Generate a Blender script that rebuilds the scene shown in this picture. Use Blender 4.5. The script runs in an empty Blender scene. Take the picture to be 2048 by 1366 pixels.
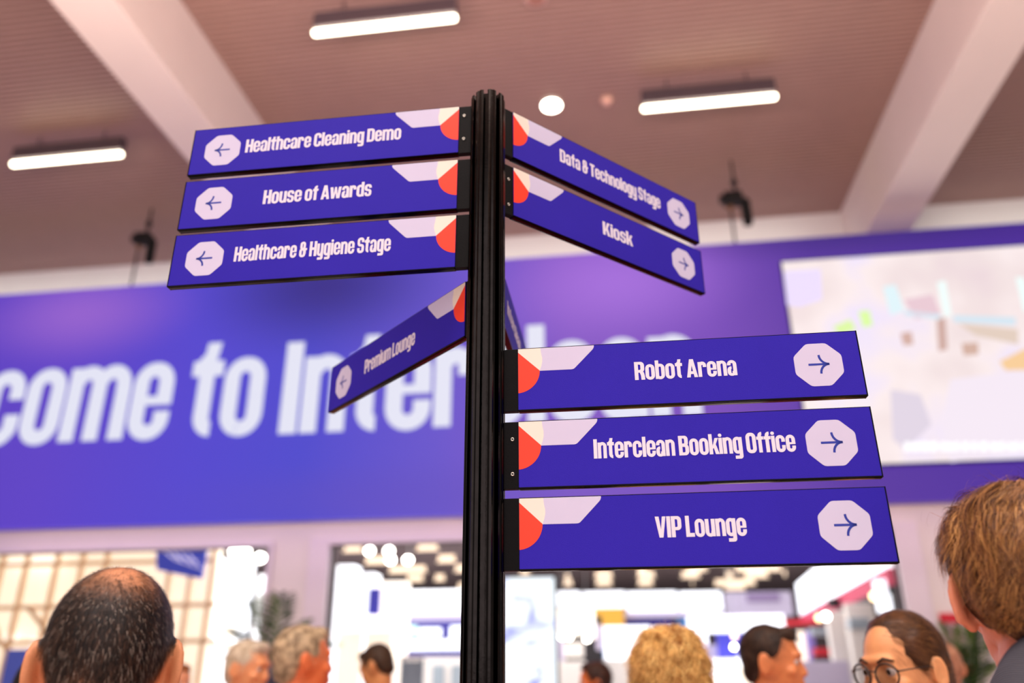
import bpy, bmesh, math, random
import numpy as np
from mathutils import Vector, Matrix
random.seed(7); rng = np.random.default_rng(7)
PI = math.pi
SC = bpy.context.scene
COL = SC.collection

# ------------------------------------------------------------------ camera
CAM = Vector((0, 0, 1.6))
RV = Vector((0.9904, 0.13817, -0.00372)).normalized()
UV = Vector((0.05717, -0.38495, 0.92117)).normalized()
FV = Vector((-0.12585, 0.91254, 0.38915)).normalized()
cd = bpy.data.cameras.new('camera'); co = bpy.data.objects.new('camera', cd); COL.objects.link(co)
cd.sensor_width = 36; cd.lens = 1593.5 / 2048 * 36; cd.clip_start = .02; cd.clip_end = 400
cd.dof.use_dof = True; cd.dof.focus_distance = 1.18; cd.dof.aperture_fstop = 1.95
co.matrix_world = Matrix(((RV.x, UV.x, -FV.x, CAM.x), (RV.y, UV.y, -FV.y, CAM.y), (RV.z, UV.z, -FV.z, CAM.z), (0, 0, 0, 1)))
SC.camera = co

# ------------------------------------------------------------------ light and exposure
SC.view_settings.view_transform = 'Standard'; SC.view_settings.look = 'None'
SC.view_settings.gamma = 1; SC.view_settings.use_curve_mapping = False
SC.view_settings.exposure = 0.0
W = bpy.data.worlds.new('world'); SC.world = W; W.use_nodes = True
W.node_tree.nodes['Background'].inputs[0].default_value = (.90, .78, .78, 1)
W.node_tree.nodes['Background'].inputs[1].default_value = .30

def area(name, loc, target, sx, sy, power, color, spread=PI):
    l = bpy.data.lights.new(name, 'AREA'); l.shape = 'RECTANGLE'; l.size = sx; l.size_y = sy
    l.energy = power; l.color = color; l.spread = spread
    o = bpy.data.objects.new(name, l); COL.objects.link(o); o.location = loc
    o.rotation_euler = (Vector(target) - Vector(loc)).to_track_quat('-Z', 'Y').to_euler()
    return o
def spot(name, loc, target, power, color, ang=60, blend=.9, size=.15):
    l = bpy.data.lights.new(name, 'SPOT'); l.energy = power; l.color = color
    l.spot_size = math.radians(ang); l.spot_blend = blend; l.shadow_soft_size = size
    o = bpy.data.objects.new(name, l); COL.objects.link(o); o.location = loc
    o.rotation_euler = (Vector(target) - Vector(loc)).to_track_quat('-Z', 'Y').to_euler()
    return o
area('fill_behind_camera', (1, -7, 4.5), (0, 6, 2.5), 14, 6, 270, (1, .9, .95))  # unseen fill light added behind the camera, no window stands there
area('foyer_ceiling_light_front', (-1, 0.8, 9.3), (-1, 0.8, 0), 12, 4, 620, (1, .88, .80))
area('ceiling_fill', (-1, 2.2, 5.2), (-1, 2.2, 10), 12, 2, 860, (1, .78, .72))  # unseen upward fill, added to brighten the ceiling and beams
area('ceiling_fill_rear', (-1, -3.0, 3.3), (-1, -3.0, 10), 9, 3, 520, (1, .80, .72))  # second added fill, lifts the ceiling from behind the camera
area('ceiling_fill_left', (-15.0, 5, 3.3), (-15, 5, 10), 3, 5, 160, (1, .80, .70))  # unseen side fill added for the left part of the ceiling
area('ceiling_fill_right', (11.2, 5, 3.3), (11.2, 5, 10), 3, 5, 160, (1, .82, .76))  # matching added fill for the right part of the ceiling
for wx, wl in ((-11.4, 9), (-.45, 8.6), (8.9, 6)): area('wall_top_fill', (wx, 12.7, 9.55), (wx, 14.1, 8.7), wl, .2, wl * 4.5, (.98, 1, .90), 2.2)  # hidden fill lights added to brighten the wall strip above the banner
area('wall_wash_fill', (-1.5, 12.5, 4.7), (-1.5, 14.1, 2.0), 22, .3, 190, (1, .74, .66), 2.4)  # hidden fill added behind the banner to lift lintel and piers
area('foyer_ceiling_light_rear', (0, -3.0, 9.3), (0, -3.0, 0), 14, 6, 1050, (1, .88, .82))
area('hall_light_near', (-1, 24, 7.2), (-1, 24, 0), 34, 14, 4200, (1, .95, .9))
area('hall_light_far', (-1, 42, 7.2), (-1, 42, 0), 44, 16, 4200, (1, .97, .95))

# ------------------------------------------------------------------ helpers
def ray(x, y): return FV * 1593.5 + RV * (x - 1024) - UV * (y - 683)
def at(x, y, Y):            # point of the vertical plane at depth Y seen at photo pixel x, y
    v = ray(x, y); return CAM + v * (Y / v.y)
def atz(x, y, Z):
    v = ray(x, y); return CAM + v * ((Z - CAM.z) / v.z)
def atd(x, y, D):
    v = ray(x, y); return CAM + v * (D / math.hypot(v.x, v.y))
def lin(c):
    return tuple(((v / 255 / 12.92) if v / 255 <= .04045 else ((v / 255 + .055) / 1.055) ** 2.4) for v in c)
MATS = {}
def mat(name, rgb, rough=.5, metal=0, var=.06, scale=20, bump=0, emit=0, spec=.5, coat=0, sss=0, bscale=None, emit_rgb=None):
    if name in MATS: return MATS[name]
    m = bpy.data.materials.new(name); m.use_nodes = True; nt = m.node_tree; b = nt.nodes['Principled BSDF']
    c = lin(rgb)
    tc = nt.nodes.new('ShaderNodeTexCoord'); n = nt.nodes.new('ShaderNodeTexNoise'); n.inputs['Scale'].default_value = scale
    n.inputs['Detail'].default_value = 4
    nt.links.new(tc.outputs['Object'], n.inputs['Vector'])
    r = nt.nodes.new('ShaderNodeMix'); r.data_type = 'RGBA'
    r.inputs[6].default_value = tuple(v * (1 - var) for v in c) + (1,); r.inputs[7].default_value = tuple(min(1, v * (1 + var)) for v in c) + (1,)
    nt.links.new(n.outputs['Fac'], r.inputs[0]); nt.links.new(r.outputs[2], b.inputs['Base Color'])
    b.inputs['Roughness'].default_value = rough; b.inputs['Metallic'].default_value = metal
    b.inputs['Specular IOR Level'].default_value = spec; b.inputs['Coat Weight'].default_value = coat
    if sss:
        b.inputs['Subsurface Weight'].default_value = sss; b.inputs['Subsurface Radius'].default_value = (.012, .005, .003); b.inputs['Subsurface Scale'].default_value = 1
    if bump:
        bp = nt.nodes.new('ShaderNodeBump'); bp.inputs['Strength'].default_value = bump; bp.inputs['Distance'].default_value = .002
        n2 = nt.nodes.new('ShaderNodeTexNoise'); n2.inputs['Scale'].default_value = bscale or scale * 4
        nt.links.new(tc.outputs['Object'], n2.inputs['Vector']); nt.links.new(n2.outputs['Fac'], bp.inputs['Height']); nt.links.new(bp.outputs['Normal'], b.inputs['Normal'])
    if emit:
        b.inputs['Emission Color'].default_value = lin(emit_rgb or rgb) + (1,); b.inputs['Emission Strength'].default_value = emit
    MATS[name] = m; return m

class MB:
    def __init__(s): s.v = []; s.f = []
    def add(s, vs, fs):
        o = len(s.v); s.v += [tuple(v) for v in vs]; s.f += [tuple(i + o for i in f) for f in fs]; return s
    def box(s, a, b):
        x0, y0, z0 = a; x1, y1, z1 = b
        return s.add([(x0,y0,z0),(x1,y0,z0),(x1,y1,z0),(x0,y1,z0),(x0,y0,z1),(x1,y0,z1),(x1,y1,z1),(x0,y1,z1)],
                     [(0,3,2,1),(4,5,6,7),(0,1,5,4),(1,2,6,5),(2,3,7,6),(3,0,4,7)])
    def beam(s, p, q, w, h=None):      # square bar from p to q
        p = Vector(p); q = Vector(q); d = (q - p).normalized(); h = h or w
        a = d.cross(Vector((0, 0, 1))) if abs(d.z) < .95 else d.cross(Vector((0, 1, 0)))
        a.normalize(); b = d.cross(a); vs = []
        for c in (p, q):
            for i, j in ((-1,-1),(1,-1),(1,1),(-1,1)): vs.append(c + a * i * w / 2 + b * j * h / 2)
        return s.add(vs, [(0,1,2,3),(7,6,5,4),(0,4,5,1),(1,5,6,2),(2,6,7,3),(3,7,4,0)])
    def tube(s, pts, r, n=10, cap=True):
        pts = [Vector(p) for p in pts]; rr = r if isinstance(r, (list, tuple)) else [r] * len(pts)
        vs = []; fs = []; prev = None
        for i, p in enumerate(pts):
            d = (pts[min(i + 1, len(pts) - 1)] - pts[max(i - 1, 0)]).normalized()
            if prev is None: a = d.cross(Vector((0, 0, 1))) if abs(d.z) < .9 else d.cross(Vector((1, 0, 0)))
            else: a = prev - d * prev.dot(d)
            a.normalize(); prev = a; b = d.cross(a)
            for k in range(n):
                t = 2 * PI * k / n; vs.append(p + (a * math.cos(t) + b * math.sin(t)) * rr[i])
        for i in range(len(pts) - 1):
            for k in range(n):
                k2 = (k + 1) % n; fs.append((i*n+k, i*n+k2, (i+1)*n+k2, (i+1)*n+k))
        if cap: fs.append(tuple(range(n - 1, -1, -1))); fs.append(tuple((len(pts) - 1) * n + k for k in range(n)))
        return s.add(vs, fs)
    def prism(s, poly, y0, y1):        # outline in x,z extruded along y
        n = len(poly); vs = [(x, y0, z) for x, z in poly] + [(x, y1, z) for x, z in poly]
        return s.add(vs, [tuple(range(n)), tuple(range(2*n-1, n-1, -1))] + [((i+1) % n, i, i + n, (i+1) % n + n) for i in range(n)])
    def extrude_z(s, poly, z0, z1):
        n = len(poly); vs = [(x, y, z0) for x, y in poly] + [(x, y, z1) for x, y in poly]
        return s.add(vs, [tuple(range(n-1, -1, -1)), tuple(range(n, 2*n))] + [(i, (i+1) % n, (i+1) % n + n, i + n) for i in range(n)])
    def ell(s, c, r, rot=None, nu=20, nv=12):
        vs = []; fs = []
        M = rot or Matrix.Identity(3); c = Vector(c)
        vs.append(c + M @ Vector((0, 0, r[2])))
        for j in range(1, nv):
            ph = PI * j / nv
            for i in range(nu):
                th = 2 * PI * i / nu
                vs.append(c + M @ Vector((r[0]*math.sin(ph)*math.cos(th), r[1]*math.sin(ph)*math.sin(th), r[2]*math.cos(ph))))
        vs.append(c + M @ Vector((0, 0, -r[2]))); L = len(vs) - 1
        for i in range(nu):
            fs.append((0, 1 + i, 1 + (i + 1) % nu)); fs.append((L, L - nu + (i + 1) % nu, L - nu + i))
            for j in range(nv - 2):
                a = 1 + j * nu; fs.append((a + i, a + nu + i, a + nu + (i + 1) % nu, a + (i + 1) % nu))
        return s.add(vs, fs)
    def cap(s, p, q, r0, r1, n=14):    # tapered capsule
        s.ell(p, (r0,)*3, nu=n, nv=8); s.ell(q, (r1,)*3, nu=n, nv=8); return s.tube([p, q], [r0, r1], n)
    def mesh(s, name):
        me = bpy.data.meshes.new(name); me.from_pydata([tuple(v) for v in s.v], [], s.f); me.update(); return me
    def build(s, name, m, parent=None, smooth=False, bevel=0, loc=None):
        me = s.mesh(name)
        if m: me.materials.append(m)
        o = bpy.data.objects.new(name, me); COL.objects.link(o)
        if parent: o.parent = parent
        if loc: o.location = loc
        if smooth: me.polygons.foreach_set('use_smooth', [True] * len(me.polygons))
        if bevel:
            b = o.modifiers.new('bevel', 'BEVEL'); b.width = bevel; b.segments = 2; b.limit_method = 'ANGLE'
        return o
def tag(o, label=None, cat=None, group=None, kind=None):
    if label: o['label'] = label
    if cat: o['category'] = cat
    if group: o['group'] = group
    if kind: o['kind'] = kind
    return o
def empty(name, loc=(0, 0, 0), rz=0, label=None, cat=None, group=None):
    o = bpy.data.objects.new(name, None); COL.objects.link(o); o.location = loc; o.rotation_euler = (0, 0, rz); o.empty_display_size = .1
    return tag(o, label, cat, group)
def struct(name, mb, m, parent=None, **k):
    o = mb.build(name, m, parent, **k)
    if not parent: o['kind'] = 'structure'
    return o

# ------------------------------------------------------------------ structure: foyer
ZC = 9.95; YW = 14.1
M_ceil = mat('dark_metal_slats', (176, 142, 130), .42, .0, .05, 3)
M_ceil_gap = mat('ceiling_void', (30, 26, 26), .9)
M_plaster = mat('warm_white_plaster', (246, 232, 222), .8, 0, .03, 2, bump=.1)
M_wall = mat('pale_wall_paint', (230, 222, 216), .85, 0, .03, 1.5)
M_trim = mat('door_frame_paint', (226, 216, 222), .5, 0, .02, 3)
M_floor = mat('pale_stone_floor', (238, 218, 206), .55, 0, .06, 3)
M_hallfloor = mat('hall_floor', (150, 140, 140), .6, 0, .1, 4)
M_hallceil = mat('hall_ceiling_paint', (176, 162, 168), .9, 0, .1, 2)
struct('floor', MB().box((-18, -9, -.2), (13, 6.8, 0)), M_floor)
struct('floor_low_bounce', MB().box((-18, 6.8, -.2), (13, YW, 0)), mat('low_bounce_taupe', (104, 94, 84), .95, 0, .12, 30, bump=.3))  # unseen covering added dark, to dim the bounce onto the rear ceiling
ru = MB().box((-2.6, 1.3, 0), (2.4, 7.4, .002)).build('carpet_runner', mat('red_carpet', (190, 20, 40), .95, 0, .15, 60, bump=.4)); tag(ru, 'broad red carpet runner leading to the hall opening', 'carpet')
mb = MB(); y = -8.5; pitch = .098; PW = .056

while y < YW - .03:
    mb.add([(-17, y, ZC), (12.5, y, ZC), (12.5, y + PW, ZC), (-17, y + PW, ZC),
            (-17, y, ZC + .07), (12.5, y, ZC + .07), (12.5, y + PW, ZC + .07), (-17, y + PW, ZC + .07)],
           [(0,3,2,1),(0,1,5,4),(3,7,6,2),(1,2,6,5),(0,4,7,3),(4,5,6,7)])
    y += pitch
struct('ceiling', mb, M_ceil); struct('ceiling_void', MB().box((-17, -9, ZC + .08), (12.5, YW + .3, ZC + .2)), M_ceil_gap)
for i, (x0, x1) in enumerate(((-16.9, -16.2), (-6.2, -5.46), (4.53, 5.28))):
    o = struct('ceiling_beam' if not i else 'ceiling_beam', MB().box((x0, -9, 8.8), (x1, YW, ZC + .04)), M_plaster, bevel=.02)
# back wall with its two openings
OT = 3.82
wb = struct('wall_back', MB().box((-18, YW, OT), (13, YW + .18, ZC + .2)).box((-6.41, YW, 0), (-5.24, YW + .18, OT)).box((4.37, YW, 0), (13, YW + .18, OT)).box((-18, YW, 0), (-14.5, YW + .18, OT)), M_wall)
struct('trim_1', MB().box((-5.62, YW - .12, 0), (-5.24, YW + .22, OT + .0)).box((4.37, YW - .12, 0), (4.75, YW + .22, OT)).box((-5.62, YW - .12, OT), (4.75, YW + .22, OT + .12)), M_trim, bevel=.01)
struct('trim_2', MB().box((-14.5, YW - .08, OT), (-6.41, YW + .22, OT + .1)).box((-6.41, YW - .08, 0), (-6.33, YW + .22, OT + .1)), M_trim, bevel=.01)
struct('trim_3', MB().box((-18, YW - .1, 4.25), (13, YW, 4.4)), M_wall)
# the exhibition hall beyond
struct('hall_floor', MB().box((-30, YW, -.2), (30, 80, -.01)), M_hallfloor)
struct('hall_ceiling', MB().box((-30, YW + .18, 8.1), (30, 80, 8.3)), M_hallceil)
struct('hall_wall', MB().box((-30, 79, 0), (30, 79.3, 8.1)), M_hallceil)

# ------------------------------------------------------------------ lettering: a heavy condensed face built from outlines, cap height 100
def rr(x0, y0, x1, y1, r, k=6):        # rounded rectangle from right middle, counter clockwise
    r = min(r, (x1 - x0) / 2, (y1 - y0) / 2); ym = (y0 + y1) / 2; xm = (x0 + x1) / 2
    P = [(x1, ym)]
    for cx, cy, a0 in ((x1-r, y1-r, 0), (x0+r, y1-r, 90), (x0+r, y0+r, 180), (x1-r, y0+r, 270)):
        for i in range(k + 1):
            a = math.radians(a0 + 90 * i / k); P.append((cx + r*math.cos(a), cy + r*math.sin(a)))
        if a0 == 0: P.append((xm, y1))
        if a0 == 90: P.append((x0, ym))
        if a0 == 180: P.append((xm, y0))
    P.append((x1, ym)); return P
K = 6; TOPM = 1 + K + 1; LEFM = TOPM + 1 + K + 1; BOTM = LEFM + 1 + K + 1; END = BOTM + 1 + K + 1
def band(x0, y0, x1, y1, sv=19, sh=16, ro=24, ri=6, a=0, b=END, ya=None, yb=None):
    O = rr(x0, y0, x1, y1, ro); I = rr(x0+sv, y0+sh, x1-sv, y1-sh, ri)
    O = O[a:b+1]; I = I[a:b+1]
    if ya is not None: O[0] = (O[0][0], ya); I[0] = (I[0][0], ya)
    if yb is not None: O[-1] = (O[-1][0], yb); I[-1] = (I[-1][0], yb)
    return [[O[i], O[i+1], I[i+1], I[i]] for i in range(len(O) - 1)]
def R_(x0, y0, x1, y1): return [[(x0, y0), (x1, y0), (x1, y1), (x0, y1)]]
def Q_(*p): return [list(p)]
S = 19
def n_(x=0, w=50, right=True): return R_(x, 0, x+S, 82) + band(x+2, -40, x+w, 84, a=0, b=TOPM+K+1, ya=56) + R_(x+w-S, 0, x+w, 57)
GL = {
 'I': (20, R_(0,0,20,100)), 'l': (19, R_(0,0,19,103)), 'i': (19, R_(0,0,19,82) + Q_(*[(9.5+10*math.cos(t*PI/6), 95+9*math.sin(t*PI/6)) for t in range(12)])),
 'o': (50, band(0,-2,50,84)), 'O': (54, band(0,-2,54,102,20,17)), 
 'c': (50, band(0,-2,50,84,a=0,b=END,ya=50,yb=33)), 'C': (53, band(0,-2,53,102,20,17,ya=64,yb=37)),
 'e': (50, band(0,-2,50,84,ya=36,yb=29) + R_(16,36,48,46)),
 'a': (49, R_(30,0,49,62) + band(0,20,49,84,a=0,b=LEFM,ya=55,yb=56) + band(0,-2,44,50,19,14,20,5,a=TOPM)),
 'n': (50, n_()), 'h': (50, n_() + R_(0,0,19,103)),
 'm': (80, n_(0,49) + band(32,-40,80,84,a=0,b=TOPM+K+1,ya=56) + R_(61,0,80,57)),
 'u': (50, R_(31,0,50,82) + band(0,-2,48,122,a=LEFM-1,b=END,ya=82,yb=26) + R_(0,25,19,82) + R_(31,20,50,82)),
 'r': (44, R_(0,0,19,82) + band(3,-30,44,84,18,18,a=0,b=TOPM+K+1,ya=53)),
 't': (38, R_(9,18,28,82) + R_(0,65,38,82) + Q_((9,80),(28,80),(32,103),(15,103),(13,90),(5,82)) + band(9,-1,53,60,a=LEFM,b=BOTM,ya=22)),
 'f': (36, R_(8,0,27,88) + R_(0,65,37,81) + band(8,60,52,104,19,15,20,5,a=TOPM,b=LEFM)),
 'g': (50, R_(31,-10,50,82) + band(0,-2,48,84,a=0,b=END) + band(-4,-27,50,20,19,16,14,3,a=BOTM,b=END,yb=0) + R_(8,-27,25,-11)),
 'y': (48, R_(29,-8,48,82) + band(0,-2,46,122,a=LEFM-1,b=END,ya=82,yb=26) + R_(0,25,19,82) + band(-6,-27,48,20,19,16,14,3,a=BOTM,b=END,yb=0) + R_(6,-27,24,-11)),
 'b': (50, R_(0,0,19,103) + band(0,-2,50,84)), 'd': (50, R_(31,0,50,103) + band(0,-2,50,84)),
 's': (47, band(0,34,47,84,18,15,20,5,a=0,b=BOTM,ya=57) + band(0,-2,47,49,18,15,20,5,a=0,b=TOPM,ya=22) + band(0,-2,47,49,18,15,20,5,a=LEFM,b=END,ya=26,yb=24)),
 'S': (51, band(0,42,51,102,19,16,22,6,a=0,b=BOTM,ya=70) + band(0,-2,51,59,19,16,22,6,a=0,b=TOPM,ya=28) + band(0,-2,51,59,19,16,22,6,a=LEFM,b=END,ya=32,yb=28)),
 'k': (50, R_(0,0,19,103) + Q_((17,36),(33,82),(52,82),(34,44),(19,26)) + Q_((20,48),(36,54),(53,0),(33,0))),
 'w': (76, Q_((0,82),(19,82),(26,24),(22,0),(10,0)) + Q_((22,0),(31,82),(44,82),(30,0)) + Q_((31,82),(44,82),(54,0),(44,0)) + Q_((54,0),(66,0),(76,82),(57,82),(50,24))),
 'H': (55, R_(0,0,20,100) + R_(35,0,55,100) + R_(18,42,37,59)),
 'D': (54, R_(0,0,20,100) + band(-14,0,54,100,20,16,22,6,a=0,b=TOPM) + band(-14,0,54,100,20,16,22,6,a=BOTM,b=END) + R_(2,84,21,100) + R_(2,0,21,16)),
 'P': (53, R_(0,0,20,100) + band(-14,33,53,100,20,15,20,6,a=0,b=TOPM) + band(-14,33,53,100,20,15,20,6,a=BOTM,b=END) + R_(2,85,21,100) + R_(2,33,21,48)),
 'R': (55, R_(0,0,20,100) + band(-14,40,53,100,20,15,20,6,a=0,b=TOPM) + band(-14,40,53,100,20,15,20,6,a=BOTM,b=END) + R_(2,85,21,100) + R_(2,40,28,55) + Q_((24,50),(42,48),(50,40),(54,20),(55,0),(35,0),(33,25))),
 'B': (55, R_(0,0,20,100) + band(-14,46,52,100,20,14,18,5,a=0,b=TOPM) + band(-14,46,52,100,20,14,18,5,a=BOTM,b=END) + band(-14,0,55,58,20,15,20,5,a=0,b=TOPM) + band(-14,0,55,58,20,15,20,5,a=BOTM,b=END) + R_(2,86,21,100) + R_(2,0,21,15) + R_(2,45,22,59)),
 'K': (57, R_(0,0,20,100) + Q_((18,40),(35,100),(56,100),(36,52),(20,28)) + Q_((21,50),(38,62),(58,0),(37,0))),
 'L': (44, R_(0,0,20,100) + R_(0,0,44,18)), 'T': (48, R_(14,0,34,100) + R_(0,83,48,100)),
 'V': (56, Q_((0,100),(20,100),(30,28),(37,0),(18,0)) + Q_((18,0),(38,0),(56,100),(37,100),(27,28))),
 'A': (58, Q_((0,0),(19,0),(29,70),(38,100),(18,100)) + Q_((39,0),(58,0),(39,100),(19,100),(28,70)) + R_(14,18,44,33)),
 'W': (86, Q_((0,100),(20,100),(28,28),(24,0),(11,0)) + Q_((24,0),(35,100),(50,100),(33,0)) + Q_((36,100),(50,100),(62,0),(52,0)) + Q_((62,0),(75,0),(86,100),(66,100),(58,28))),
 '&': (56, band(4,48,46,102,18,14,18,4) + band(0,-2,48,58,19,15,20,5) + R_(40,18,50,56) + R_(36,44,58,58)),
}
KERN = 3.2; SPACE = 21
def layout(text):
    x = 0; out = []
    for ch in text:
        if ch == ' ': x += SPACE - KERN; continue
        w, ps = GL[ch]
        for p in ps: out.append([(x + a, b) for a, b in p])
        x += w + KERN
    return out, x - KERN
def text_mb(text, x0, x1, base, cap, y, depth):
    polys, w = layout(text); k = (x1 - x0) / w; c = cap / 100; m = MB()
    for i_, p in enumerate(polys):
        a = sum(p[i][0] * p[(i+1) % len(p)][1] - p[(i+1) % len(p)][0] * p[i][1] for i in range(len(p)))
        if abs(a) < 1e-6: continue
        if a < 0: p = p[::-1]
        m.add([(x0 + u * k, y - depth * (1 + .012 * (i_ % 67)), base + v * c) for u, v in p], [tuple(range(len(p)))])
    return m

# ------------------------------------------------------------------ banner hung in front of the back wall
YB = 12.0
def banner_material():
    """an LED wall: a blue and violet gradient picture that gives off its own light"""
    m = bpy.data.materials.new('led_wall_gradient'); m.use_nodes = True; nt = m.node_tree; b = nt.nodes['Principled BSDF']
    b.inputs['Base Color'].default_value = (.012, .01, .03, 1); b.inputs['Roughness'].default_value = .6
    tc = nt.nodes.new('ShaderNodeTexCoord'); sp = nt.nodes.new('ShaderNodeSeparateXYZ'); nt.links.new(tc.outputs['Object'], sp.inputs[0])
    mr = nt.nodes.new('ShaderNodeMapRange'); mr.inputs[1].default_value = -13; mr.inputs[2].default_value = 9; nt.links.new(sp.outputs[0], mr.inputs[0])
    cr = nt.nodes.new('ShaderNodeValToRGB'); nt.links.new(mr.outputs[0], cr.inputs[0])
    pts = [(0, (88, 58, 190)), (.15, (92, 64, 200)), (.27, (80, 68, 208)), (.36, (72, 70, 206)), (.46, (98, 80, 204)), (.56, (128, 82, 196)), (.66, (118, 70, 186)), (.74, (84, 48, 160)), (.85, (76, 42, 158)), (1, (64, 34, 140))]
    e = cr.color_ramp.elements; e[0].position = 0; e[0].color = lin(pts[0][1]) + (1,); e[1].position = 1; e[1].color = lin(pts[-1][1]) + (1,)
    for p, c in pts[1:-1]: k = e.new(p); k.color = lin(c) + (1,)
    last = cr.outputs[0]
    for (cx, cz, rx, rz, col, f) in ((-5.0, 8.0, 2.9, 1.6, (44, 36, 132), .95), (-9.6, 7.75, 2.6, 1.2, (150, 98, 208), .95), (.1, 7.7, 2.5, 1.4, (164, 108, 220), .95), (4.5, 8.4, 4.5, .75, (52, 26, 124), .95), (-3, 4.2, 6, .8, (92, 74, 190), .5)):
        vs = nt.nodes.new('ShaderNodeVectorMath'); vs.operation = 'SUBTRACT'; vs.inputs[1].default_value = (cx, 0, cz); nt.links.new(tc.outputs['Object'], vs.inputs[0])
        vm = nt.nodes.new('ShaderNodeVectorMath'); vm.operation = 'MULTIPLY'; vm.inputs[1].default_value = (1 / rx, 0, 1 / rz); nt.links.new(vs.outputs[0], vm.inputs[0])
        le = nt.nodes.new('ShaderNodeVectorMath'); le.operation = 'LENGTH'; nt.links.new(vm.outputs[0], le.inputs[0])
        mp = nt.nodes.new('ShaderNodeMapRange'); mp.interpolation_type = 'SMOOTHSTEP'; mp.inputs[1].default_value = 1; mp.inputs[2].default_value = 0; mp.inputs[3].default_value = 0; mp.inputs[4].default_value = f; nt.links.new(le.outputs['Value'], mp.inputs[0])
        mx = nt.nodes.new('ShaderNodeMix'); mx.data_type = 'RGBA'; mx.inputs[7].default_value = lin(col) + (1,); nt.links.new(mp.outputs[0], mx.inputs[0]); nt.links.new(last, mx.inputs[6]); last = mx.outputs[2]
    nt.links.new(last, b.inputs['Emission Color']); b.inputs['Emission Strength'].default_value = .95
    return m
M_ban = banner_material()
M_banw = mat('led_wall_white_letters', (60, 60, 64), .6, 0, .02, emit=.90, emit_rgb=(234, 236, 253))
ban = empty('welcome_banner', (0, YB, 0), 0, 'huge purple and blue led welcome banner hung high across the back wall', 'banner')
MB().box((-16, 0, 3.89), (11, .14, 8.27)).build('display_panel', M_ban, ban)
text_mb('Welcome to', -13.5, -5.86, 5.33, 1.63, -.004, .012).build('lettering', M_banw, ban)
text_mb('Interclean', -5.54, 1.30, 5.30, 1.63, -.004, .012).build('lettering', M_banw, ban)
MB().box((-16, .14, 8.0), (11, .24, 8.1)).box((-16, .14, 4.0), (11, .24, 4.1)).build('rear_frame', mat('frame_aluminium', (150, 150, 155), .4, 1), ban)
# LED screen on the banner
def screen_material():
    m = bpy.data.materials.new('led_screen_picture'); m.use_nodes = True; nt = m.node_tree; b = nt.nodes['Principled BSDF']
    b.inputs['Base Color'].default_value = (.02, .02, .02, 1); b.inputs['Roughness'].default_value = .4
    tc = nt.nodes.new('ShaderNodeTexCoord')
    n = nt.nodes.new('ShaderNodeTexNoise'); n.inputs['Scale'].default_value = .55; n.inputs['Detail'].default_value = 3; nt.links.new(tc.outputs['Object'], n.inputs['Vector'])
    cr = nt.nodes.new('ShaderNodeValToRGB'); nt.links.new(n.outputs['Fac'], cr.inputs[0])
    e = cr.color_ramp.elements; e[0].position = .25; e[0].color = lin((226, 206, 212)) + (1,); e[1].position = .8; e[1].color = lin((252, 246, 250)) + (1,)
    for p, c in ((.4, (234, 218, 218)), (.5, (242, 228, 228)), (.6, (230, 220, 244))): k = e.new(p); k.color = lin(c) + (1,)
    nt.links.new(cr.outputs[0], b.inputs['Emission Color']); b.inputs['Emission Strength'].default_value = 1.08
    return m
scr = empty('led_screen', (2.78, YB - .02, 4.43), 0, 'bright led screen with pale washed out crowd picture on purple banner', 'screen')
SWd, SHt = 5.95, 3.37
MB().box((0, -.08, 0), (SWd, -.002, SHt)).build('screen_panel', screen_material(), scr)
MB().box((-.02, -.07, -.02), (0, 0, SHt + .02)).box((SWd, -.07, -.02), (SWd + .02, 0, SHt + .02)).box((0, -.07, -.02), (SWd, 0, 0)).box((0, -.07, SHt), (SWd, 0, SHt + .02)).build('bezel', mat('black_plastic', (20, 20, 22), .4), scr)
def spx(x, y):
    p = at(x, y, YB - .08); return (p.x - 2.78, p.z - 4.43)
def patch(name, rgb, px, e=1.08):
    MB().prism([spx(*p) for p in px], -.083, -.081).build(name, mat('screen_' + '_'.join(map(str, rgb)), (10, 10, 10), .4, emit=e, emit_rgb=rgb), scr)
patch('picture_patch', (230, 216, 250), [(1566, 545), (1640, 540), (1643, 600), (1600, 614), (1574, 612)])
patch('picture_patch', (226, 196, 206), [(1806, 600), (1865, 590), (1880, 628), (1830, 640)])
patch('picture_patch', (220, 240, 246), [(1765, 575), (1790, 570), (1808, 622), (1780, 632)], 1.05)
patch('picture_patch', (232, 246, 244), [(1873, 566), (1890, 562), (1902, 632), (1888, 636)], 1.1)
patch('picture_patch', (232, 246, 244), [(2030, 556), (2048, 556), (2060, 622), (2046, 625)], 1.1)
patch('picture_patch', (206, 224, 236), [(1808, 622), (1880, 630), (1880, 640), (1808, 632)])
patch('picture_patch', (206, 224, 236), [(1905, 632), (2030, 636), (2030, 652), (1905, 645)])
patch('picture_patch', (214, 240, 160), [(1665, 655), (1700, 640), (1712, 660), (1680, 672)])
patch('picture_patch', (214, 244, 160), [(1716, 624), (1738, 622), (1745, 652), (1725, 656)])
patch('picture_patch', (206, 170, 160), [(1800, 668), (1822, 664), (1826, 690), (1806, 692)])
patch('picture_patch', (202, 168, 160), [(1872, 640), (1890, 636), (1894, 700), (1876, 704)])
patch('picture_patch', (206, 172, 158), [(1922, 688), (1955, 686), (1956, 710), (1926, 712)])
patch('picture_patch', (240, 200, 150), [(1998, 724), (2046, 700), (2100, 690), (2100, 740), (2010, 742)])
patch('picture_patch', (220, 200, 186), [(1915, 648), (2035, 660), (2035, 690), (1950, 672)])
patch('picture_patch', (236, 224, 240), [(1780, 780), (1840, 790), (1862, 850), (1810, 900), (1785, 880)], .9)
patch('picture_patch', (248, 236, 248), [(1900, 760), (2060, 740), (2100, 900), (1900, 925), (1880, 850)], .98)
x = 1808.0
mcap = MB()
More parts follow.
